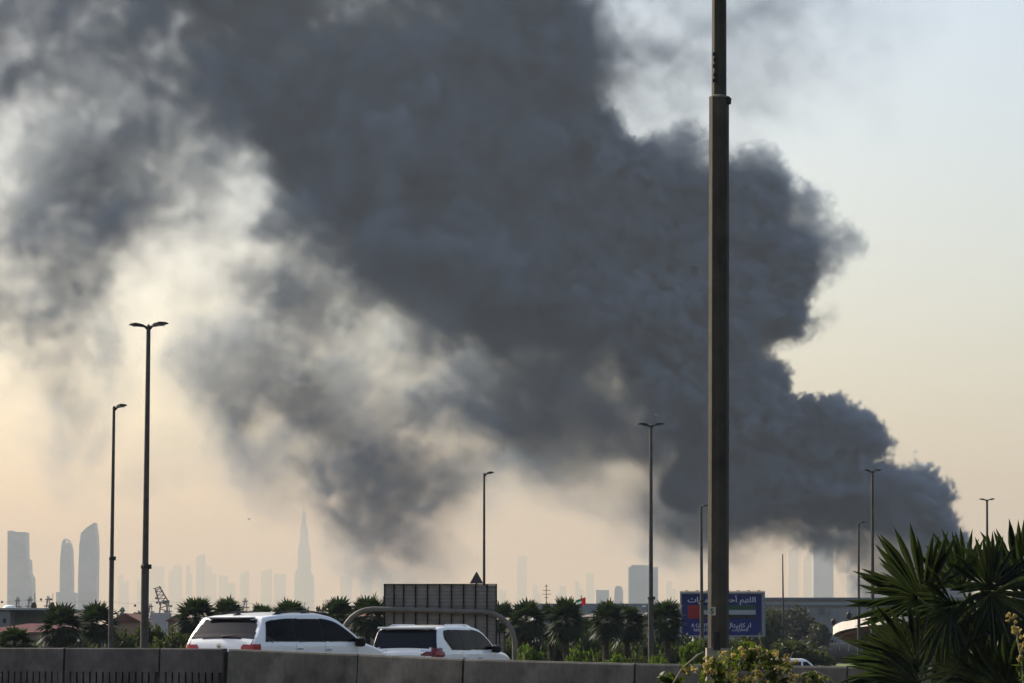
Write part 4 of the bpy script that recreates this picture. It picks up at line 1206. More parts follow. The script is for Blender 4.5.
# ---- estate car
def estate():
    yaw = 31.5; th = R(yaw); D = 56.6
    rear = at(219, HORIZON, D); fwd = Vector((math.sin(th), math.cos(th), 0)); c0 = Vector((rear.x, rear.y, 0)) + fwd * 2.4
    gz_ = ground_z(c0.x, c0.y) + .03
    t = empty('estate_car', (c0.x, c0.y, gz_), R(90 - yaw), 'white car with black roof rails and glinting rear window behind the barrier', 'car', 'white cars on the road')
    top = [(-2.40, .42), (-2.395, .72), (-2.385, .98), (-2.33, 1.17), (-2.22, 1.31), (-2.10, 1.455), (-2.02, 1.555), (-1.96, 1.635), (-1.86, 1.66), (-1.5, 1.70), (-.9, 1.73), (-.3, 1.735), (.1, 1.71), (.45, 1.635), (.85, 1.43), (1.20, 1.215), (1.32, 1.155), (1.45, 1.125), (1.85, 1.04), (2.12, .95), (2.30, .82), (2.375, .66), (2.40, .42)]
    c = Car(top, 2.40, .965, 1.12, 1.70, (-1.42, 1.47), .37, .19)
    c.body(t, paint)
    # rear window: by height and width
    c.patch('rear_window', glass, t, lambda x, y, z, k: x < -1.9 and 1.195 < z < 1.565 and abs(y) < .79 - (z - 1.19) * .38 and k < 30, .006)
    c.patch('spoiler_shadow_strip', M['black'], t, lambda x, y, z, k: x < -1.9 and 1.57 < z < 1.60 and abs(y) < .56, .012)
    def sidewin(a, b, nm):
        def f(x, y, z, k):
            if k < 28 or z < 1.155: return False
            ztop = min(interp(c.top, x) - .13, 1.585)
            zr = 1.155 + .10 * max(0, (-1.78 - x) / .2)
            if z > ztop or z < zr: return False
            if x < -2.0 + (z - 1.25) * .35: return False
            if x > 1.10 - (z - 1.155) * 1.0: return False
            return a <= x < b
        for s_ in (0, 1): c.patch(nm, glass2, t, f, .007, (s_,))
    sidewin(-2.1, -1.12, 'quarter_window'); sidewin(-1.09, -.16, 'rear_door_window'); sidewin(-.13, 1.2, 'front_door_window')
    def trimf(x, y, z, k):
        if k < 28 or z < 1.135: return False
        ztop = min(interp(c.top, x) - .115, 1.60)
        if z > ztop: return False
        if x < -2.03 + (z - 1.25) * .35 or x > 1.14 - (z - 1.14) * 1.0: return False
        return True
    c.patch('window_trim', M['black'], t, trimf, .0035)
    c.patch('windscreen', glass, t, lambda x, y, z, k: .48 < x < 1.22 and k < 26 and abs(y) < .66, .006)
    # tail lamps: left and right wrap round the corner
    for s_, lab in ((0, 'left'), (1, 'right')):
        c.patch('tail_lamp', redl, t, lambda x, y, z, k: x < -2.22 and .95 < z < 1.085 and abs(y) > .52 + max(0, z - 1.03) * 1.5, .010, (s_,))
    c.patch('windscreen_header', paint, t, lambda x, y, z, k: False)
    c.patch('headlamp', chrome, t, lambda x, y, z, k: x > 2.05 and .72 < z < .84 and abs(y) > .55, .008)
    c.patch('grille', M['black'], t, lambda x, y, z, k: x > 2.2 and .55 < z < .78 and abs(y) < .5, .010)
    c.patch('rear_bumper_strip', M['black'], t, lambda x, y, z, k: x < -2.2 and .42 < z < .55, .010)
    for sg in (-1, 1):
        rl = MB(); P = [(-1.55, 0, 1.665), (-1.42, 0, 1.705), (-.9, 0, 1.735), (-.2, 0, 1.74), (.25, 0, 1.705), (.42, 0, 1.64)]
        yy_ = c.hw(-.5, 1.66) - .10
        rl.tube([(p[0], sg * yy_, p[2]) for p in P], [.012, .02, .02, .02, .02, .012], 8); 
        for fx in (-1.35, -.5, .25): rl.box((fx, sg * yy_, 1.69), (.14, .03, .07))
        rl.build('roof_rail', M['black'], t, smooth=True)
    an = MB(); an.prism_y([(-1.95, 1.66), (-1.70, 1.68), (-1.76, 1.72), (-1.80, 1.79), (-1.84, 1.79), (-1.83, 1.72)], -.015, .015); an.build('antenna_fin', M['black'], t)
    wi = MB(); wi.tube([(-2.31, .0, 1.235), (-2.33, -.1, 1.245), (-2.325, -.42, 1.26)], [.03, .02, .008], 8); wi.build('rear_wiper', M['black'], t, smooth=True)
    bd = MB(); bd.lathe([(.001, -.012), (.05, -.01), (.05, .01), (.001, .012)], n=16); o = bd.build('badge', chrome, t, smooth=True, loc=(-2.405, 0, 1.06)); o.rotation_euler = (0, R(90), 0)
    sp_ = MB(); sp_.box((-2.02, 0, 1.618), (.12, 1.12, .03)); sp_.build('spoiler', paint, t, bevel=.01)
    car_common(c, t, .98, 1.13, -2.3, ((-1.0, 1.0), (.0, .98)))
    return t
estate()

def suv():
    yaw = 21.8; th = R(yaw); D = 70.3
    rear = at(403.0, HORIZON, D); fwd = Vector((math.sin(th), math.cos(th), 0)); c0 = Vector((rear.x, rear.y, 0)) + fwd * 2.5
    gz_ = ground_z(c0.x, c0.y) + .03
    t = empty('off_road_car', (c0.x, c0.y, gz_), R(90 - yaw), 'big white off road car with sharp red tail lamps before the road sign', 'car', 'white cars on the road')
    top = [(-2.50, .45), (-2.495, .80), (-2.485, 1.12), (-2.44, 1.24), (-2.36, 1.45), (-2.28, 1.66), (-2.22, 1.77), (-2.12, 1.815), (-1.8, 1.85), (-1.2, 1.875), (-.5, 1.875), (.1, 1.84), (.45, 1.76), (.80, 1.58), (1.12, 1.37), (1.25, 1.285), (1.40, 1.25), (1.9, 1.20), (2.2, 1.12), (2.40, .98), (2.48, .75), (2.50, .45)]
    c = Car(top, 2.50, .99, 1.22, 1.84, (-1.38, 1.47), .40, .15, r=.11)
    c.body(t, paint)
    c.patch('rear_window', glass, t, lambda x, y, z, k: x < -2.1 and 1.30 < z < 1.745 and abs(y) < .86 - (z - 1.3) * .20 and k < 31, .006)
    def sidewin(a, b, nm):
        def f(x, y, z, k):
            if k < 28 or z < 1.27: return False
            if z > min(interp(c.top, x) - .13, 1.73): return False
            lo = -1.93 + max(0, 1.52 - z) * 1.15 + max(0, z - 1.66) * .8
            if x < lo or x > 1.02 - (z - 1.27) * .98: return False
            return a <= x < b
        for s_ in (0, 1): c.patch(nm, glass2, t, f, .007, (s_,))
    sidewin(-2.1, -1.04, 'quarter_window'); sidewin(-.99, -.12, 'rear_door_window'); sidewin(-.06, 1.2, 'front_door_window')
    def trimf(x, y, z, k):
        if k < 28 or z < 1.25 or z > min(interp(c.top, x) - .11, 1.75): return False
        lo = -1.965 + max(0, 1.52 - z) * 1.15 + max(0, z - 1.66) * .8
        return lo < x < 1.06 - (z - 1.25) * .98
    c.patch('window_trim', M['black'], t, trimf, .0035)
    c.patch('windscreen', glass, t, lambda x, y, z, k: .48 < x < 1.2 and k < 26 and abs(y) < .70, .006)
    for s_ in (0, 1):
        c.patch('tail_lamp', redd, t, lambda x, y, z, k: x < -2.10 and ((1.09 < z < 1.09 + (abs(y) - .40) * .6 and z < 1.21 and abs(y) > .40) or (abs(y) > .74 and 1.08 < z < 1.30 and x < -2.16 - (1.30 - z) * .1)), .010, (s_,))
        c.patch('lamp_light_bar', redl, t, lambda x, y, z, k: x < -2.30 and abs(y) > .84 and 1.12 < z < 1.24, .014, (s_,))
        c.patch('chrome_wing', chrome, t, lambda x, y, z, k: x < -2.40 and 1.225 < z < 1.25 and .45 < abs(y) < .80, .014, (s_,))
    c.patch('headlamp', chrome, t, lambda x, y, z, k: x > 2.1 and .90 < z < 1.03 and abs(y) > .5, .008)
    c.patch('grille', M['black'], t, lambda x, y, z, k: x > 2.3 and .55 < z < .95 and abs(y) < .48, .010)
    c.patch('tailgate_recess_shade', mat('paint_shadow_grey', (.50, .51, .52), .35, var=0), t, lambda x, y, z, k: x < -2.3 and .95 < z < 1.07 and abs(y) < .60, .004)  # shade of the recess painted as a darker grey patch on the body
    c.patch('rear_bumper_strip', M['black'], t, lambda x, y, z, k: x < -2.3 and .50 < z < .60, .010)
    s_ = MB(); s_.box((-2.27, 0, 1.795), (.20, 1.50, .045)); s_.build('roof_spoiler', paint, t, bevel=.015)
    bd = MB(); bd.tube([(-2.50, -.05, 1.06), (-2.505, 0, 1.13), (-2.50, .05, 1.06), (-2.50, -.05, 1.06)], .010, 6); bd.build('badge', chrome, t)
    for sg in (-1, 1):
        rl = MB(); yy_ = c.hw(-.5, 1.8) - .12
        rl.tube([(-1.7, sg * yy_, 1.83), (-1.55, sg * yy_, 1.87), (-.2, sg * yy_, 1.88), (.05, sg * yy_, 1.83)], [.012, .018, .018, .012], 8); rl.build('roof_rail', chrome, t, smooth=True)
    car_common(c, t, .92, 1.27, -2.3, ((-.95, 1.06), (.05, 1.05)))
    return t
suv()

def van():
    D = 196.0; q = at(805, HORIZON, D)
    t = empty('van', (q.x - .9, D, ground_z(q.x, D)), 0, 'white van roof beyond the barrier, right of the flowering bush', 'van')
    top = [(-2.4, .5), (-2.38, 1.2), (-2.30, 1.62), (-2.1, 1.72), (-1, 1.76), (.6, 1.74), (1.0, 1.62), (1.5, 1.18), (1.62, 1.1), (2.2, .98), (2.36, .8), (2.4, .5)]
    c = Car(top, 2.4, .88, 1.05, 1.7, (-1.4, 1.5), .34, .14)
    c.body(t, paint)
    for s_ in (0, 1):
        c.patch('side_window', glass2, t, lambda x, y, z, k: k > 28 and 1.12 < z < 1.52 and -2.0 < x < .55, .008, (s_,))
        c.patch('front_window', glass2, t, lambda x, y, z, k: k > 28 and 1.12 < z < min(1.52, interp(c.top, x) - .12) and .65 < x < 1.35 - (z - 1.12), .008, (s_,))
    c.patch('windscreen', glass, t, lambda x, y, z, k: 1.02 < x < 1.5 and k < 26, .006)
    c.patch('tail_lamp', redl, t, lambda x, y, z, k: x < -2.25 and 1.0 < z < 1.2 and abs(y) > .6, .01)
    car_common(c, t, 1.15, 1.15, -2.3, ((.6, 1.0),))
van()
# ------------------------------------------------------------------ trees and palms
LEAF = {
 'dark': leaf_mat('dark_green_leaves', (0.024, 0.036, 0.013), .5, .25, .8),
 'grey': leaf_mat('grey_green_leaves', (0.045, 0.047, 0.032), .35, .2, .6),
 'olive': leaf_mat('olive_leaves', (0.040, 0.052, 0.017), .5, .3, .9),
 'bright': leaf_mat('bright_green_leaves', (0.050, 0.080, 0.012), .5, .4, .9),
 'palm': leaf_mat('palm_fronds', (0.019, 0.031, 0.014), .5, .22, 1.2),
}
def leafcloud(rng, blobs, n, size, aspect=1.5, flat=0.0):
    """leaf-sized quads scattered through the volume of several lumps; returns verts, faces"""
    B = np.array(blobs, dtype=float)              # x y z rx ry rz
    vol = B[:, 3] * B[:, 4] * B[:, 5]
    which = rng.choice(len(B), size=n, p=vol ** .75 / (vol ** .75).sum())
    d = rng.standard_normal((n, 3)); d /= np.linalg.norm(d, axis=1)[:, None]
    rad = rng.random(n) ** (1 / 2.2)
    # uneven outline: radius varies with direction, per lump
    ph = rng.random((len(B), 6)) * 6.28
    w1 = 1 + .22 * np.sin(3 * d[:, 0] + ph[which, 0] + 2 * d[:, 2]) + .18 * np.sin(5 * d[:, 1] + ph[which, 1]) + .15 * np.sin(7 * d[:, 2] + 4 * d[:, 0] + ph[which, 2])
    # gather leaves on twig clusters
    P = B[which, :3] + d * rad[:, None] * B[which, 3:] * w1[:, None]
    m = max(8, n // 14)
    tw = P[:m]
    idx = rng.integers(0, m, n)
    sp = B[which, 3:].mean(1) * .16
    P = np.where((rng.random(n) < .8)[:, None], tw[idx] + rng.standard_normal((n, 3)) * sp[:, None], P)
    a = rng.standard_normal((n, 3)); a[:, 2] *= (1 - flat); a /= np.linalg.norm(a, axis=1)[:, None]
    b = np.cross(a, rng.standard_normal((n, 3))); b /= np.linalg.norm(b, axis=1)[:, None]
    s = size * (.6 + .8 * rng.random(n))[:, None]
    v = np.stack([P - a * s * aspect / 2, P + b * s * .5, P + a * s * aspect / 2, P - b * s * .5], 1).reshape(-1, 3)
    f = np.arange(4 * n).reshape(-1, 4)
    return v, f
def np_mesh(name, v, f, m):
    me = bpy.data.meshes.new(name)
    nv, nf = len(v), len(f); k = f.shape[1]
    me.vertices.add(nv); me.vertices.foreach_set('co', np.asarray(v, np.float32).ravel())
    me.loops.add(nf * k); me.loops.foreach_set('vertex_index', f.astype(np.int32).ravel())
    me.polygons.add(nf); me.polygons.foreach_set('loop_start', np.arange(0, nf * k, k, dtype=np.int32))
    me.update(); me.validate(); me.materials.append(m)
    return me

def tree_proto(name, seed, w_, h, leafm, n, size, trunk=True, nb=9, spread=.5):
    """broadleaf crown of width w_ and total height h, standing at the origin"""
    rng = np.random.default_rng(seed)
    blobs = []
    zc = h * (.58 if trunk else .45); hz = h * (.40 if trunk else .5)
    blobs.append((0, 0, zc, w_ * .26, w_ * .26, hz * .75))
    for i in range(nb):
        a = rng.random() * 6.28; r = w_ * (.18 + .20 * rng.random()); 
        zz = zc + (rng.random() - .5) * hz * 1.1
        k = w_ * (.13 + .09 * rng.random())
        shrink = 1 - .5 * max(0, (zz - zc) / hz)
        blobs.append((math.cos(a) * r * shrink, math.sin(a) * r * shrink, min(zz, h - k * .8), k, k, k * .8))
    v, f = leafcloud(rng, blobs, n, size)
    v[:, 2] = np.maximum(v[:, 2], .02)
    t = empty(name, (0, 0, 0))
    crown = bpy.data.objects.new('crown', np_mesh('crown', v, f, leafm)); col.objects.link(crown); crown.parent = t
    tm = MB()
    tr = max(.05, h * .022)
    top = (blobs[0][0], blobs[0][1], zc)
    tm.tube([(0, 0, 0), (w_ * .02, -w_ * .01, h * .2), (-w_ * .01, w_ * .02, h * .4), top], [tr * 1.3, tr, tr * .8, tr * .4], 8)
    for b in blobs[1:]:
        tm.tube([(0, 0, h * (.18 + .15 * rng.random())), (b[0] * .5, b[1] * .5, (b[2] + h * .25) / 2), (b[0], b[1], b[2])], [tr * .5, tr * .32, tr * .12], 6)
    tm.build('trunk', M['trunk'], t, smooth=True)
    return t
PROTO = {}
def put(proto_key, make, px, D, label, cat, group, sx=1.0, sz=1.0, rz=0.0, zoff=0.0):
    if proto_key not in PROTO:
        PROTO[proto_key] = make(); t = PROTO[proto_key]
    else:
        t = copy_tree(PROTO[proto_key])
    x = gz(px, D)
    t.location = (x, D, ground_z(x, D) + zoff); t.rotation_euler = (0, 0, rz); t.scale = (sx, sx, sz)
    tag(t, label, cat, group)
    return t
def broad(key, px, ptop, wpx, D, label, rz=0.0, leafm='dark', n=3500, ls=None, name='tree', cat='tree', group=None, seed=1, trunk=True):
    """place a broadleaf plant of picture width wpx whose top reaches row ptop"""
    Wm = wpx * D / F_PX; x = gz(px, D); H = at(px, ptop, D).z - ground_z(x, D)
    bw, bh = (8.0, 8.0) if trunk else (6.0, 4.0)
    k = (key, leafm, trunk)
    size = ls or .36
    return put(k, lambda: tree_proto(name, seed, bw, bh, LEAF[leafm], n, size, trunk), px, D, label, cat, group, Wm / bw / 1.0, H / bh, rz)

# big grey-green trees behind the billboard
G1 = 'trees around the billboard'
broad('a', 792, 602, 62, 395, 'large rounded grey green tree right of the blue billboard', .3, 'grey', 7000, .34, seed=3, group=G1)
broad('b', 770, 607, 44, 380, 'grey tree top just right of the blue billboard behind the rounded one', 1.4, 'grey', 6000, .34, seed=4, group=G1)
broad('b', 818, 620, 32, 385, 'lower grey green tree at the right end of the tree clump', 2.5, 'grey', group=G1, seed=4)
broad('a', 760, 626, 60, 360, 'low spreading olive tree below the billboard right corner', 3.3, 'grey', group=G1, seed=3)
broad('c', 773, 610, 18, 300, 'dark green tree standing against the billboard right edge', .0, 'dark', 5000, .42, seed=5, group=G1)
broad('c', 766, 616, 16, 296, 'small dark green tree tucked at the billboard lower right corner', 1.0, 'dark', group=G1, seed=5)
broad('d', 700, 634, 60, 170, 'brownish olive bush below the billboard', .5, 'olive', 4500, .30, seed=6, group=G1, name='bush', cat='bush', trunk=False)
broad('d', 745, 633, 70, 175, 'brownish olive bush below the billboard right half', 2.5, 'olive', group=G1, seed=6, name='bush', cat='bush', trunk=False)
broad('d', 798, 636, 76, 240, 'wide olive bush under the rounded grey tree', 4.1, 'olive', group=G1, seed=6, name='bush', cat='bush', trunk=False)
# green bushes right of the left lamps
G2 = 'green trees between the left lamps and the car'
broad('e', 147, 613, 36, 165, 'dark green tree directly behind the tallest double lamp', .2, 'olive', 4500, .34, seed=7, group=G2)
broad('e', 176, 621, 40, 150, 'dark green tree just left of the white estate car', 1.9, 'olive', group=G2, seed=7)
broad('e', 124, 622, 30, 170, 'small green tree between the thin lamp and the tallest lamp', 3.0, 'olive', group=G2, seed=7)
broad('f', 158, 630, 50, 130, 'low green bush at the foot of the tallest lamp', .7, 'olive', 4000, .26, seed=8, group=G2, name='bush', cat='bush', trunk=False)
broad('f', 190, 633, 40, 128, 'low green bush half hidden by the estate car rear window', 2.2, 'olive', group=G2, seed=8, name='bush', cat='bush', trunk=False)
broad('f', 92, 638, 30, 140, 'low green bush right of the shaggy palm', 2.9, 'olive', group=G2, seed=8, name='bush', cat='bush', trunk=False)
broad('g', 128, 611.5, 44, 900, 'distant dark tree mass behind the pink gabled house', 0, 'grey', 3000, .5, seed=9, group='distant trees', trunk=False)
broad('h', 306, 599, 11, 330, 'distant grey tree left of a pair above the car roof', 0, 'grey', 2500, .45, seed=10, group='distant trees')
broad('h', 323, 597, 17, 330, 'distant grey tree right of a pair above the car roof', 1.2, 'grey', group='distant trees', seed=10)
broad('h', 316, 607, 30, 335, 'distant low grey tree clump between the palms above the car', 2.2, 'grey', group='distant trees', seed=10)
for i, (px, top, w_, lb_) in enumerate(((246, 606, 24, 'rounded olive tree above the estate car roof, between two palm pairs'), (318, 607, 26, 'rounded olive tree above the front of the estate car'), (352, 606, 24, 'rounded olive tree between the two palms at the sign arch'), (516, 606, 22, 'rounded olive tree between the two palms right of the sign back'), (596, 610, 22, 'rounded olive tree between the flag and the palm pair'), (645, 608, 20, 'rounded olive tree right behind the double lamp'))):
    broad('k', px, top, w_, 205, lb_, i * 1.4, 'olive', 5500, .34, seed=33, group='rounded trees among the palms')
# scrub under the middle palms
G3 = 'bushes under the middle palms'
for i, (px, top, w_, D, lf, lb_) in enumerate((
    (386, 622, 26, 150, 'olive', 'yellowish green bush left of the off road car roof'),
    (528, 628, 34, 170, 'olive', 'olive bush right of the sign arch foot'),
    (560, 630, 44, 178, 'dark', 'dark bush behind the bright green one'),
    (590, 622, 38, 185, 'dark', 'dark bush between the flag and the palm pair'),
    (612, 630, 44, 172, 'olive', 'olive bush below the palm pair'),
    (640, 631, 40, 175, 'dark', 'dark bush at the foot of the double lamp'),
    (672, 633, 46, 168, 'olive', 'olive bush left of the billboard'),
    (532, 640, 40, 120, 'bright', 'low bright green bush by the foot of the sign arch'),
    (577, 640, 44, 120, 'bright', 'rounded bright yellow green bush, brightest below the palms'),
    (612, 650, 44, 118, 'bright', 'low flat bright green bush right of the brightest one'),
    (660, 646, 36, 122, 'bright', 'bright green bush just right of the double lamp'),
    (696, 636, 40, 112, 'bright', 'bright green bush at the left of the giant near pole'),
    (640, 643, 40, 126, 'olive', 'dull green bush in front of the double lamp'),
    (505, 636, 30, 140, 'olive', 'dull bush seen under the right end of the sign arch'),
    (735, 648, 60, 120, 'dark', 'low dark bush right of the giant near pole'))):
    broad('i' + 'ab'[i % 2], px, top, w_, D, lb_, i * 1.3, lf, 4000 if D > 130 else 5000, .24, seed=20 + i % 2, group=G3, name='bush', cat='bush', trunk=False)

for i, (px, top, w_) in enumerate(((20, 634, 60), (70, 632, 50), (120, 634, 50), (350, 630, 60), (395, 628, 50), (515, 622, 44), (548, 624, 50), (582, 626, 50), (618, 624, 50), (655, 624, 44), (688, 628, 50))):
    broad('j', px, top, w_, 196 + i, ('dark shrub mass behind the ' + ('leftmost small palm', 'shaggy palm', 'thin single lamp', 'left foot of the sign arch', 'sign back left end', 'sign arch right foot', 'palm under the aerial', 'small flag', 'palm pair', 'double lamp', 'billboard left leg')[i]), i * 1.1, 'dark', 5000, .26, seed=31, group='dark shrubs behind the palm row', name='shrub', cat='shrub', trunk=False)

# fan palms of the row
def fan_leaf(rng, V, F, base, out, up, plen, blen, nb=13, wd=.11, droop=.25):
    """petiole then a fan of narrow blades; base point, outward unit vector, length"""
    out = Vector(out).normalized(); side = out.cross(Vector((0, 0, 1)))
    if side.length < .1: side = Vector((1, 0, 0))
    side.normalize(); nrm = side.cross(out).normalized()
    hub = Vector(base) + out * plen
    def q4(a, b, w_, nrm_):
        s = (b - a).cross(nrm_).normalized() * w_
        k = len(V); V.extend([a - s * .6, a + s * .6, a.lerp(b, .55) + s, b, a.lerp(b, .55) - s]); F.append((k, k + 1, k + 2, k + 3, k + 4))
    q4(Vector(base), hub, .035, nrm)
    for i in range(nb):
        a = (i / (nb - 1) - .5) * R(210)
        d = (out * math.cos(a) + side * math.sin(a)).normalized()
        l = blen * (.72 + .28 * math.cos(a * .8)) * rng.uniform(.88, 1.08)
        tip = hub + d * l + Vector((0, 0, -droop * l * rng.uniform(.6, 1.4)))
        q4(hub, tip, l * wd, (nrm + d * rng.uniform(-.3, .3)).normalized())
def palm_proto(seed, h, r, nfr=42, skirt=10, name='fan_palm'):
    rng = random.Random(seed)
    t = empty(name, (0, 0, 0))
    tm = MB(); k = 9
    pts = [(0.12 * math.sin(i * .7 + seed), 0.08 * math.cos(i * .9), h * i / k) for i in range(k + 1)]
    off = Vector(pts[0]); pts = [(p[0] - off.x, p[1] - off.y, p[2]) for p in pts]
    tm.tube(pts, [.30 - .012 * i + (.03 if i % 2 else 0) for i in range(k + 1)], 10)
    tm.build('trunk', M['ptrunk'], t, smooth=False)
    top = Vector(pts[-1])
    V, F = [], []
    for i in range(nfr):
        az = i * 2.39996 + rng.uniform(-.2, .2)
        el = R(82) - (i / nfr) ** .85 * R(118) + rng.uniform(-.1, .1)
        o = Vector((math.cos(az) * math.cos(el), math.sin(az) * math.cos(el), math.sin(el)))
        fan_leaf(rng, V, F, top + o * .1, o, 1, r * rng.uniform(.36, .5), r * rng.uniform(.5, .64), 13, .10, .12 + .5 * (i / nfr))
    me = bpy.data.meshes.new('crown'); me.from_pydata([tuple(v) for v in V], [], F); me.materials.append(LEAF['palm'])
    o = bpy.data.objects.new('crown', me); col.objects.link(o); o.parent = t
    V, F = [], []
    for i in range(skirt):
        az = i * 2.4; el = R(-62) + rng.uniform(-.15, .15)
        o_ = Vector((math.cos(az) * math.cos(el), math.sin(az) * math.cos(el), math.sin(el)))
        fan_leaf(rng, V, F, top + Vector((0, 0, -.15)), o_, 1, r * .22, r * .42, 9, .07, .5)
    if F:
        me = bpy.data.meshes.new('dead_frond_skirt'); me.from_pydata([tuple(v) for v in V], [], F); me.materials.append(mat('dead_fronds_%d' % seed, (.020, .017, .011), .9, var=.4))
        o = bpy.data.objects.new('dead_frond_skirt', me); col.objects.link(o); o.parent = t
    return t
PL = [  # px centre, top row, crown radius px, distance, proto, label
 (15, 625, 19, 120, 0, 'small bushy palm at the left edge in front of the red roof'),
 (59, 603, 21, 150, 1, 'shaggy dark palm in front of the red roof, its dead fronds hanging low'),
 (97, 600, 21, 160, 0, 'palm just left of the thin single lamp'),
 (197, 594.5, 21, 165, 2, 'tall bushy palm above the rear of the white estate car, left of a pair'),
 (226, 595, 18, 175, 0, 'bushy palm above the rear of the white estate car, right of a pair'),
 (262, 602, 15, 190, 2, 'low palm crown above the middle of the estate car roof'),
 (291, 597, 20, 180, 0, 'broad palm crown above the estate car roof'),
 (339, 597, 19, 165, 1, 'palm left of the sign arch in front of the pale villa'),
 (367, 592.5, 20, 160, 0, 'palm standing inside the left bend of the sign arch'),
 (385, 597, 13, 200, 2, 'palm crown peeping out left of the road sign back'),
 (504, 598.5, 15, 190, 0, 'palm immediately right of the road sign back'),
 (527, 597.5, 18, 170, 2, 'palm left of the television aerial'),
 (550, 601, 16, 172, 0, 'palm right under the television aerial'),
 (567, 596.5, 18, 160, 1, 'palm just left of the small flag'),
 (585, 616, 14, 190, 2, 'low palm below the small flag'),
 (607, 598, 17, 165, 0, 'left palm of the pair right of the flag'),
 (628, 602.5, 17, 168, 2, 'right palm of the pair, just left of the double lamp'),
 (656, 606, 13, 185, 1, 'palm hidden behind the double lamp pole'),
 (666, 597.5, 18, 160, 2, 'tall palm between the double lamp and the billboard'),
 (683, 601, 14, 262, 0, 'palm half hidden behind the left edge of the billboard'),
]
for i, (px, top, rp, D, pk, lb_) in enumerate(PL):
    base_h, base_r = 5.0, 1.9
    x = gz(px, D); H = at(px, top, D).z - ground_z(x, D); r = rp * 1.2 * D / F_PX
    sx = r / base_r * 1.12
    key = 'palm%d' % pk
    sz = H / (base_h + base_r * .92)
    t = put(key, lambda: palm_proto(40 + pk, base_h, base_r, 44, 5 if pk != 1 else 22), px, D, lb_, 'palm', 'palms in the roadside row', sx, sz, i * 1.7)

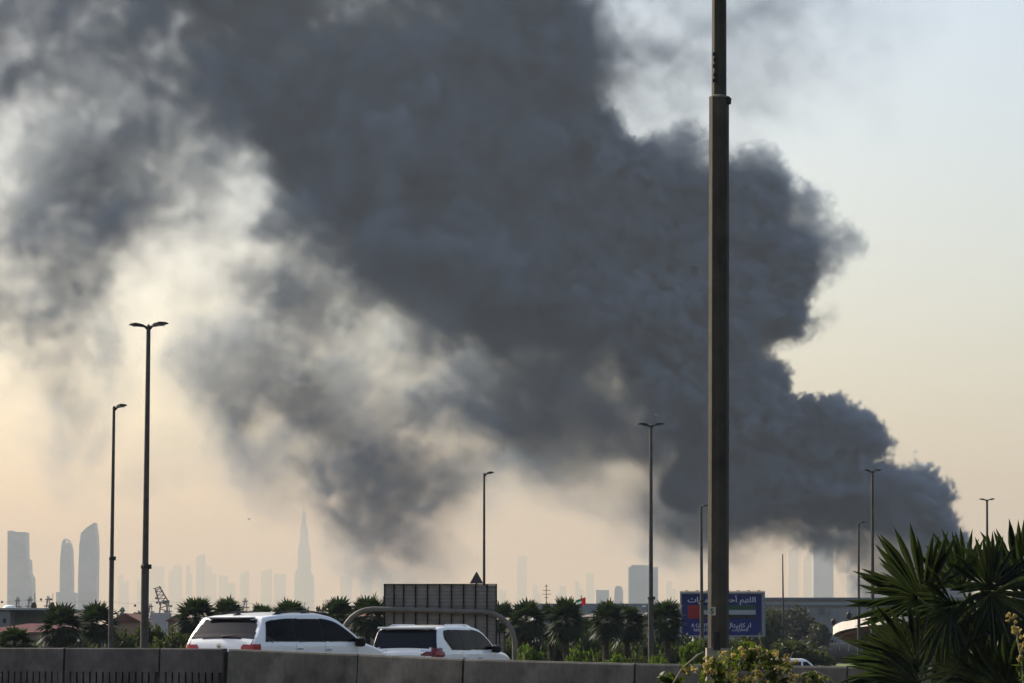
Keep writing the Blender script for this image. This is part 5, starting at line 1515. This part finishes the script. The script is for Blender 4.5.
# ------------------------------------------------------------------ near fan palm at the right
def near_palm():
    Y0 = 20.0; x0 = gz(992, Y0)
    g = ground_z(x0, Y0)
    t = empty('fan_palm', (x0, Y0, g), 0, 'large dark fan palm filling the lower right corner', 'palm')
    m1 = leaf_mat('near_fan_leaf', (0.016, 0.022, 0.013), .5, .27, 2.5, rough=.38, tcol=(.034, .052, .012))
    m1.node_tree.nodes['Principled BSDF'].inputs['Specular IOR Level'].default_value = .45
    hubc = Vector((0, 0, at(0, 668, Y0).z - g))
    tm = MB(); tm.tube([(0, .1, 0), (.03, .1, hubc.z * .5), (0, .05, hubc.z)], [.24, .22, .16], 14); 
    tm.build('trunk', M['ptrunk'], t)
    rng = random.Random(5)
    def leaf(hx, hy, dY, dirx, diry, toward, spread, length, nb, fold=.16, curl=.12, wd=None):
        """hub at picture point, middle blade direction in the picture plane plus a part towards the viewer"""
        q = at(hx, hy, Y0 + dY); hub = Vector((q.x - x0, dY, q.z - g))
        mid = Vector((dirx, -toward, -diry)).normalized()
        # plane of the fan: contains mid and a side vector mostly in the picture plane
        view = Vector((0, 1, 0)) + Vector((rng.uniform(-.25, .25), 0, rng.uniform(-.25, .25)))
        side = mid.cross(view).normalized(); nrm = side.cross(mid).normalized()
        V, F = [], []
        Lm = length * 1.10 * Y0 / F_PX
        for i in range(nb):
            f = i / (nb - 1) - .5
            a = f * R(spread) * (1 + rng.uniform(-.05, .05)) + rng.uniform(-.02, .02)
            d = (mid * math.cos(a) + side * math.sin(a)).normalized()
            L_ = Lm * (.80 + .20 * math.cos(a * 1.1)) * rng.uniform(.82, 1.06)
            # neighbours grow together in the inner part, free and tapering outside
            half = math.tan(R(spread) / (nb - 1) / 2)
            perp = d.cross(nrm).normalized()
            n_ = 6; pts = []
            sag = curl * rng.uniform(.3, 2.2); bend = rng.uniform(-.10, .10)
            for k in range(n_ + 1):
                u = k / n_
                c = hub + d * (L_ * u) + perp * (bend * L_ * u * u) + nrm * (rng.uniform(-.01, .01) * L_) + Vector((0, 0, -sag * L_ * u ** 2.2)) - nrm * (fold * L_ * .10 * u)
                wdt = L_ * min(u, .62) * half * 1.2 * (1 if u < .62 else max(0, 1 - ((u - .62) / .38) ** 1.6))
                if k == 0: wdt = .004
                # pleat: the midrib sits proud of the margins
                pl_ = nrm * (wdt * .55)
                pts.append((c - perp * wdt - pl_, c + pl_, c + perp * wdt - pl_))
            base = len(V)
            for p in pts: V.extend(p)
            for k in range(n_):
                a0 = base + 3 * k; b0 = a0 + 3
                F.append((a0, a0 + 1, b0 + 1, b0)); F.append((a0 + 1, a0 + 2, b0 + 2, b0 + 1))
        me = bpy.data.meshes.new('frond'); me.from_pydata([tuple(v) for v in V], [], F); me.materials.append(m1)
        for p in me.polygons: p.use_smooth = False
        o = bpy.data.objects.new('frond', me); col.objects.link(o); o.parent = t
        st = MB(); st.tube([hubc + Vector((0, 0, -.05)), hubc.lerp(hub, .5) + Vector((0, 0, .05)), hub], [.022, .014, .010], 6)
        st.build('leaf_stalk', mat('leaf_stalk_%d' % len(bpy.data.materials), (.06, .07, .03), .5, var=.2), o, smooth=True)
    leaf(924, 603, .2, -.55, -.75, .25, 150, 80, 24, curl=.04)
    leaf(918, 598, -.25, -.97, -.12, .3, 90, 52, 20, curl=.10)
    leaf(962, 590, .3, -.25, -.95, .1, 120, 62, 18, curl=.03)
    leaf(990, 590, .0, .0, -1.0, .1, 170, 60, 24, curl=.05)
    leaf(1018, 585, .3, .1, -1.0, .1, 150, 66, 22, curl=.04)
    leaf(1032, 600, .1, .3, -1, .2, 150, 78, 20, curl=.05)
    leaf(953, 606, -.1, -.9, -.2, .35, 100, 56, 16, curl=.15)
    leaf(991, 594, -.35, .55, .75, .4, 170, 66, 24, curl=.16)
    leaf(951, 607, -.3, -.12, 1.0, .3, 130, 56, 20, curl=.10)
    leaf(1000, 592, -.1, -.6, .65, .5, 120, 58, 16, curl=.2)
    leaf(918, 668, -.5, -.80, -.42, .3, 140, 82, 34, curl=.10)
    leaf(912, 676, -.45, -.95, -.12, .35, 110, 76, 26, curl=.14)
    leaf(925, 690, -.7, -.85, .0, .3, 120, 76, 20, curl=.12)
    leaf(990, 690, -.4, -.45, -.85, .3, 130, 62, 20, curl=.1)
    leaf(1008, 692, -.6, .25, -.95, .3, 130, 64, 18, curl=.1)
    leaf(1040, 670, -.2, -.2, -.8, .3, 130, 60, 16, curl=.1)
    leaf(965, 640, .5, .1, -1, .0, 110, 50, 14, curl=.1)
    leaf(985, 612, .5, -.3, .9, -.1, 140, 60, 18, curl=.1)
    leaf(1020, 622, .4, .2, .9, .1, 160, 66, 18, curl=.1)
    leaf(940, 640, .5, .3, .9, .1, 120, 44, 12, curl=.1)
    leaf(940, 612, .35, -.5, .1, .2, 200, 46, 22, curl=.1)
    leaf(930, 640, .1, -.9, .35, .2, 120, 48, 18, curl=.15)
    leaf(975, 600, .45, .3, .5, .1, 220, 50, 24, curl=.1)
    leaf(895, 690, -.3, -.5, -.5, .3, 110, 46, 16, curl=.15)
    leaf(960, 702, .2, -.2, -.9, .2, 140, 52, 16, curl=.1)
    return t
near_palm()

# ------------------------------------------------------------------ flowering bush in the foreground
def flower_bush():
    D = 28.0
    fol = leaf_mat('vine_leaves', (0.028, 0.042, 0.010), .6, .35, 6, rough=.5, tcol=(.09, .13, .015))
    flw = leaf_mat('pale_yellow_flowers', (0.46, 0.37, 0.13), .45, .3, 5, rough=.7, tcol=(.45, .36, .12))
    stm = mat('vine_stem', (.22, .19, .12), .8, var=.2)
    cx = gz(755, D); g = ground_z(cx, D)
    t = empty('flowering_bush', (cx, D, g), 0, 'bush of green leaves and pale yellow flowers at the bottom below the giant pole', 'bush')
    rng = np.random.default_rng(8)
    s = D / F_PX
    def L(px, py, dy=0.0): q = at(px, py, D); return (q.x - cx, dy, q.z - g)
    spots = [(712, 662, 17), (738, 655, 20), (748, 646, 12), (770, 664, 18), (784, 658, 12), (725, 676, 22), (755, 680, 24), (785, 678, 18), (700, 668, 11), (690, 664, 6), (762, 650, 8), (812, 674, 10), (775, 650, 8), (808, 690, 14)]
    spots = [(a, b + 7, c * .9) for a, b, c in spots]
    blobs = [(*L(px, py, rng.uniform(-.15, .15)), r * s, .22, r * s * .8) for px, py, r in spots]
    for px in range(690, 830, 14): blobs.append((*L(px, 712, 0), .22, .25, .28))
    v, f = leafcloud(rng, blobs, 5200, .045, 1.9)
    o = bpy.data.objects.new('foliage', np_mesh('foliage', v, f, fol)); col.objects.link(o); o.parent = t
    # flowers sit on the outer, upper side in small clusters
    fs = []
    for px, py, r in spots:
        for k in range(int(r * .7)):
            a = rng.uniform(.1, 3.04); rr = r * rng.uniform(.35, 1.05)
            p = L(px + math.cos(a) * rr, py - math.sin(a) * rr * .8, -rng.uniform(.05, .28)); fs.append((*p, .035, .035, .03))
    v, f = leafcloud(rng, fs, 2600, .022, 1.3)
    o = bpy.data.objects.new('flowers', np_mesh('flowers', v, f, flw)); col.objects.link(o); o.parent = t
    for P in ([(664, 700), (672, 684), (682, 668), (697, 655), (703, 652)], [(752, 700), (757, 684), (764, 674), (772, 670)], [(786, 700), (792, 681), (803, 673), (815, 672), (828, 677), (838, 690)], [(730, 720), (735, 680), (740, 656)], [(770, 720), (778, 680), (792, 652)], [(712, 720), (712, 690), (704, 668)]):
        mb = MB(); mb.tube([L(px, py, -.12) for px, py in P], [.010] * (len(P) - 1) + [.004], 6); mb.build('stem', stm, t, smooth=True)
    mb = MB()
    for k in range(9): mb.tube([(-.5 + k * .13, 0, 0), (-.45 + k * .11, .02, .7), (-.55 + k * .14, 0, 1.25)], [.018, .014, .01], 6)
    mb.build('woody_stem_cluster', stm, t)
    # a low creeper tip left of the bush
    t2 = empty('creeper', (gz(673, D), D, g), 0, 'small green creeper tip at the bottom left of the flowering bush', 'plant')
    bl = [(L(667, 679)[0] + cx - t2.location.x, 0, L(667, 679)[2], .06, .1, .05), (L(676, 684)[0] + cx - t2.location.x, 0, L(676, 684)[2], .09, .1, .08), (L(683, 668)[0] + cx - t2.location.x, 0, L(683, 668)[2], .04, .06, .035)]
    v, f = leafcloud(rng, bl, 260, .04, 1.9)
    o = bpy.data.objects.new('foliage', np_mesh('foliage', v, f, fol)); col.objects.link(o); o.parent = t2
    mb = MB(); mb.tube([(0, 0, 0), (.03, 0, .6), (.0, 0, bl[1][2])], [.015, .012, .006], 6); mb.build('stem', stm, t2)
    # yellow flowers at the right edge, before the fan palm
    D2 = 17.5; s2 = D2 / F_PX; cx2 = gz(1020, D2); g2 = ground_z(cx2, D2)
    t3 = empty('flowering_shrub', (cx2, D2, g2), 0, 'sprig of pale yellow flowers at the right edge before the fan palm', 'shrub')
    L2 = lambda px, py: (at(px, py, D2).x - cx2, 0, at(px, py, D2).z - g2)
    fs = []
    for px, py, r in ((1011, 618, 4), (1019, 632, 5), (1015, 630, 3), (1023, 648, 4), (1021, 658, 3), (1028, 640, 6)):
        for k in range(7): 
            p = L2(px + rng.uniform(-r, r), py + rng.uniform(-r, r)); fs.append((*p, .012, .012, .01))
    v, f = leafcloud(rng, fs, 420, .016, 1.4)
    o = bpy.data.objects.new('flowers', np_mesh('flowers', v, f, flw)); col.objects.link(o); o.parent = t3
    v, f = leafcloud(rng, [(*L2(1026, 655), .03, .05, .06), (*L2(1028, 690), .10, .1, .16)], 110, .035, 1.9)
    o = bpy.data.objects.new('foliage', np_mesh('foliage', v, f, fol)); col.objects.link(o); o.parent = t3
    mb = MB(); mb.tube([(0.02, 0, 0), (.03, 0, .8), L2(1022, 660), L2(1014, 622)], [.010, .008, .005, .002], 6); mb.tube([L2(1022, 660), L2(1017, 640), L2(1019, 628)], [.006, .004, .003], 6); mb.build('stem', stm, t3)
flower_bush()
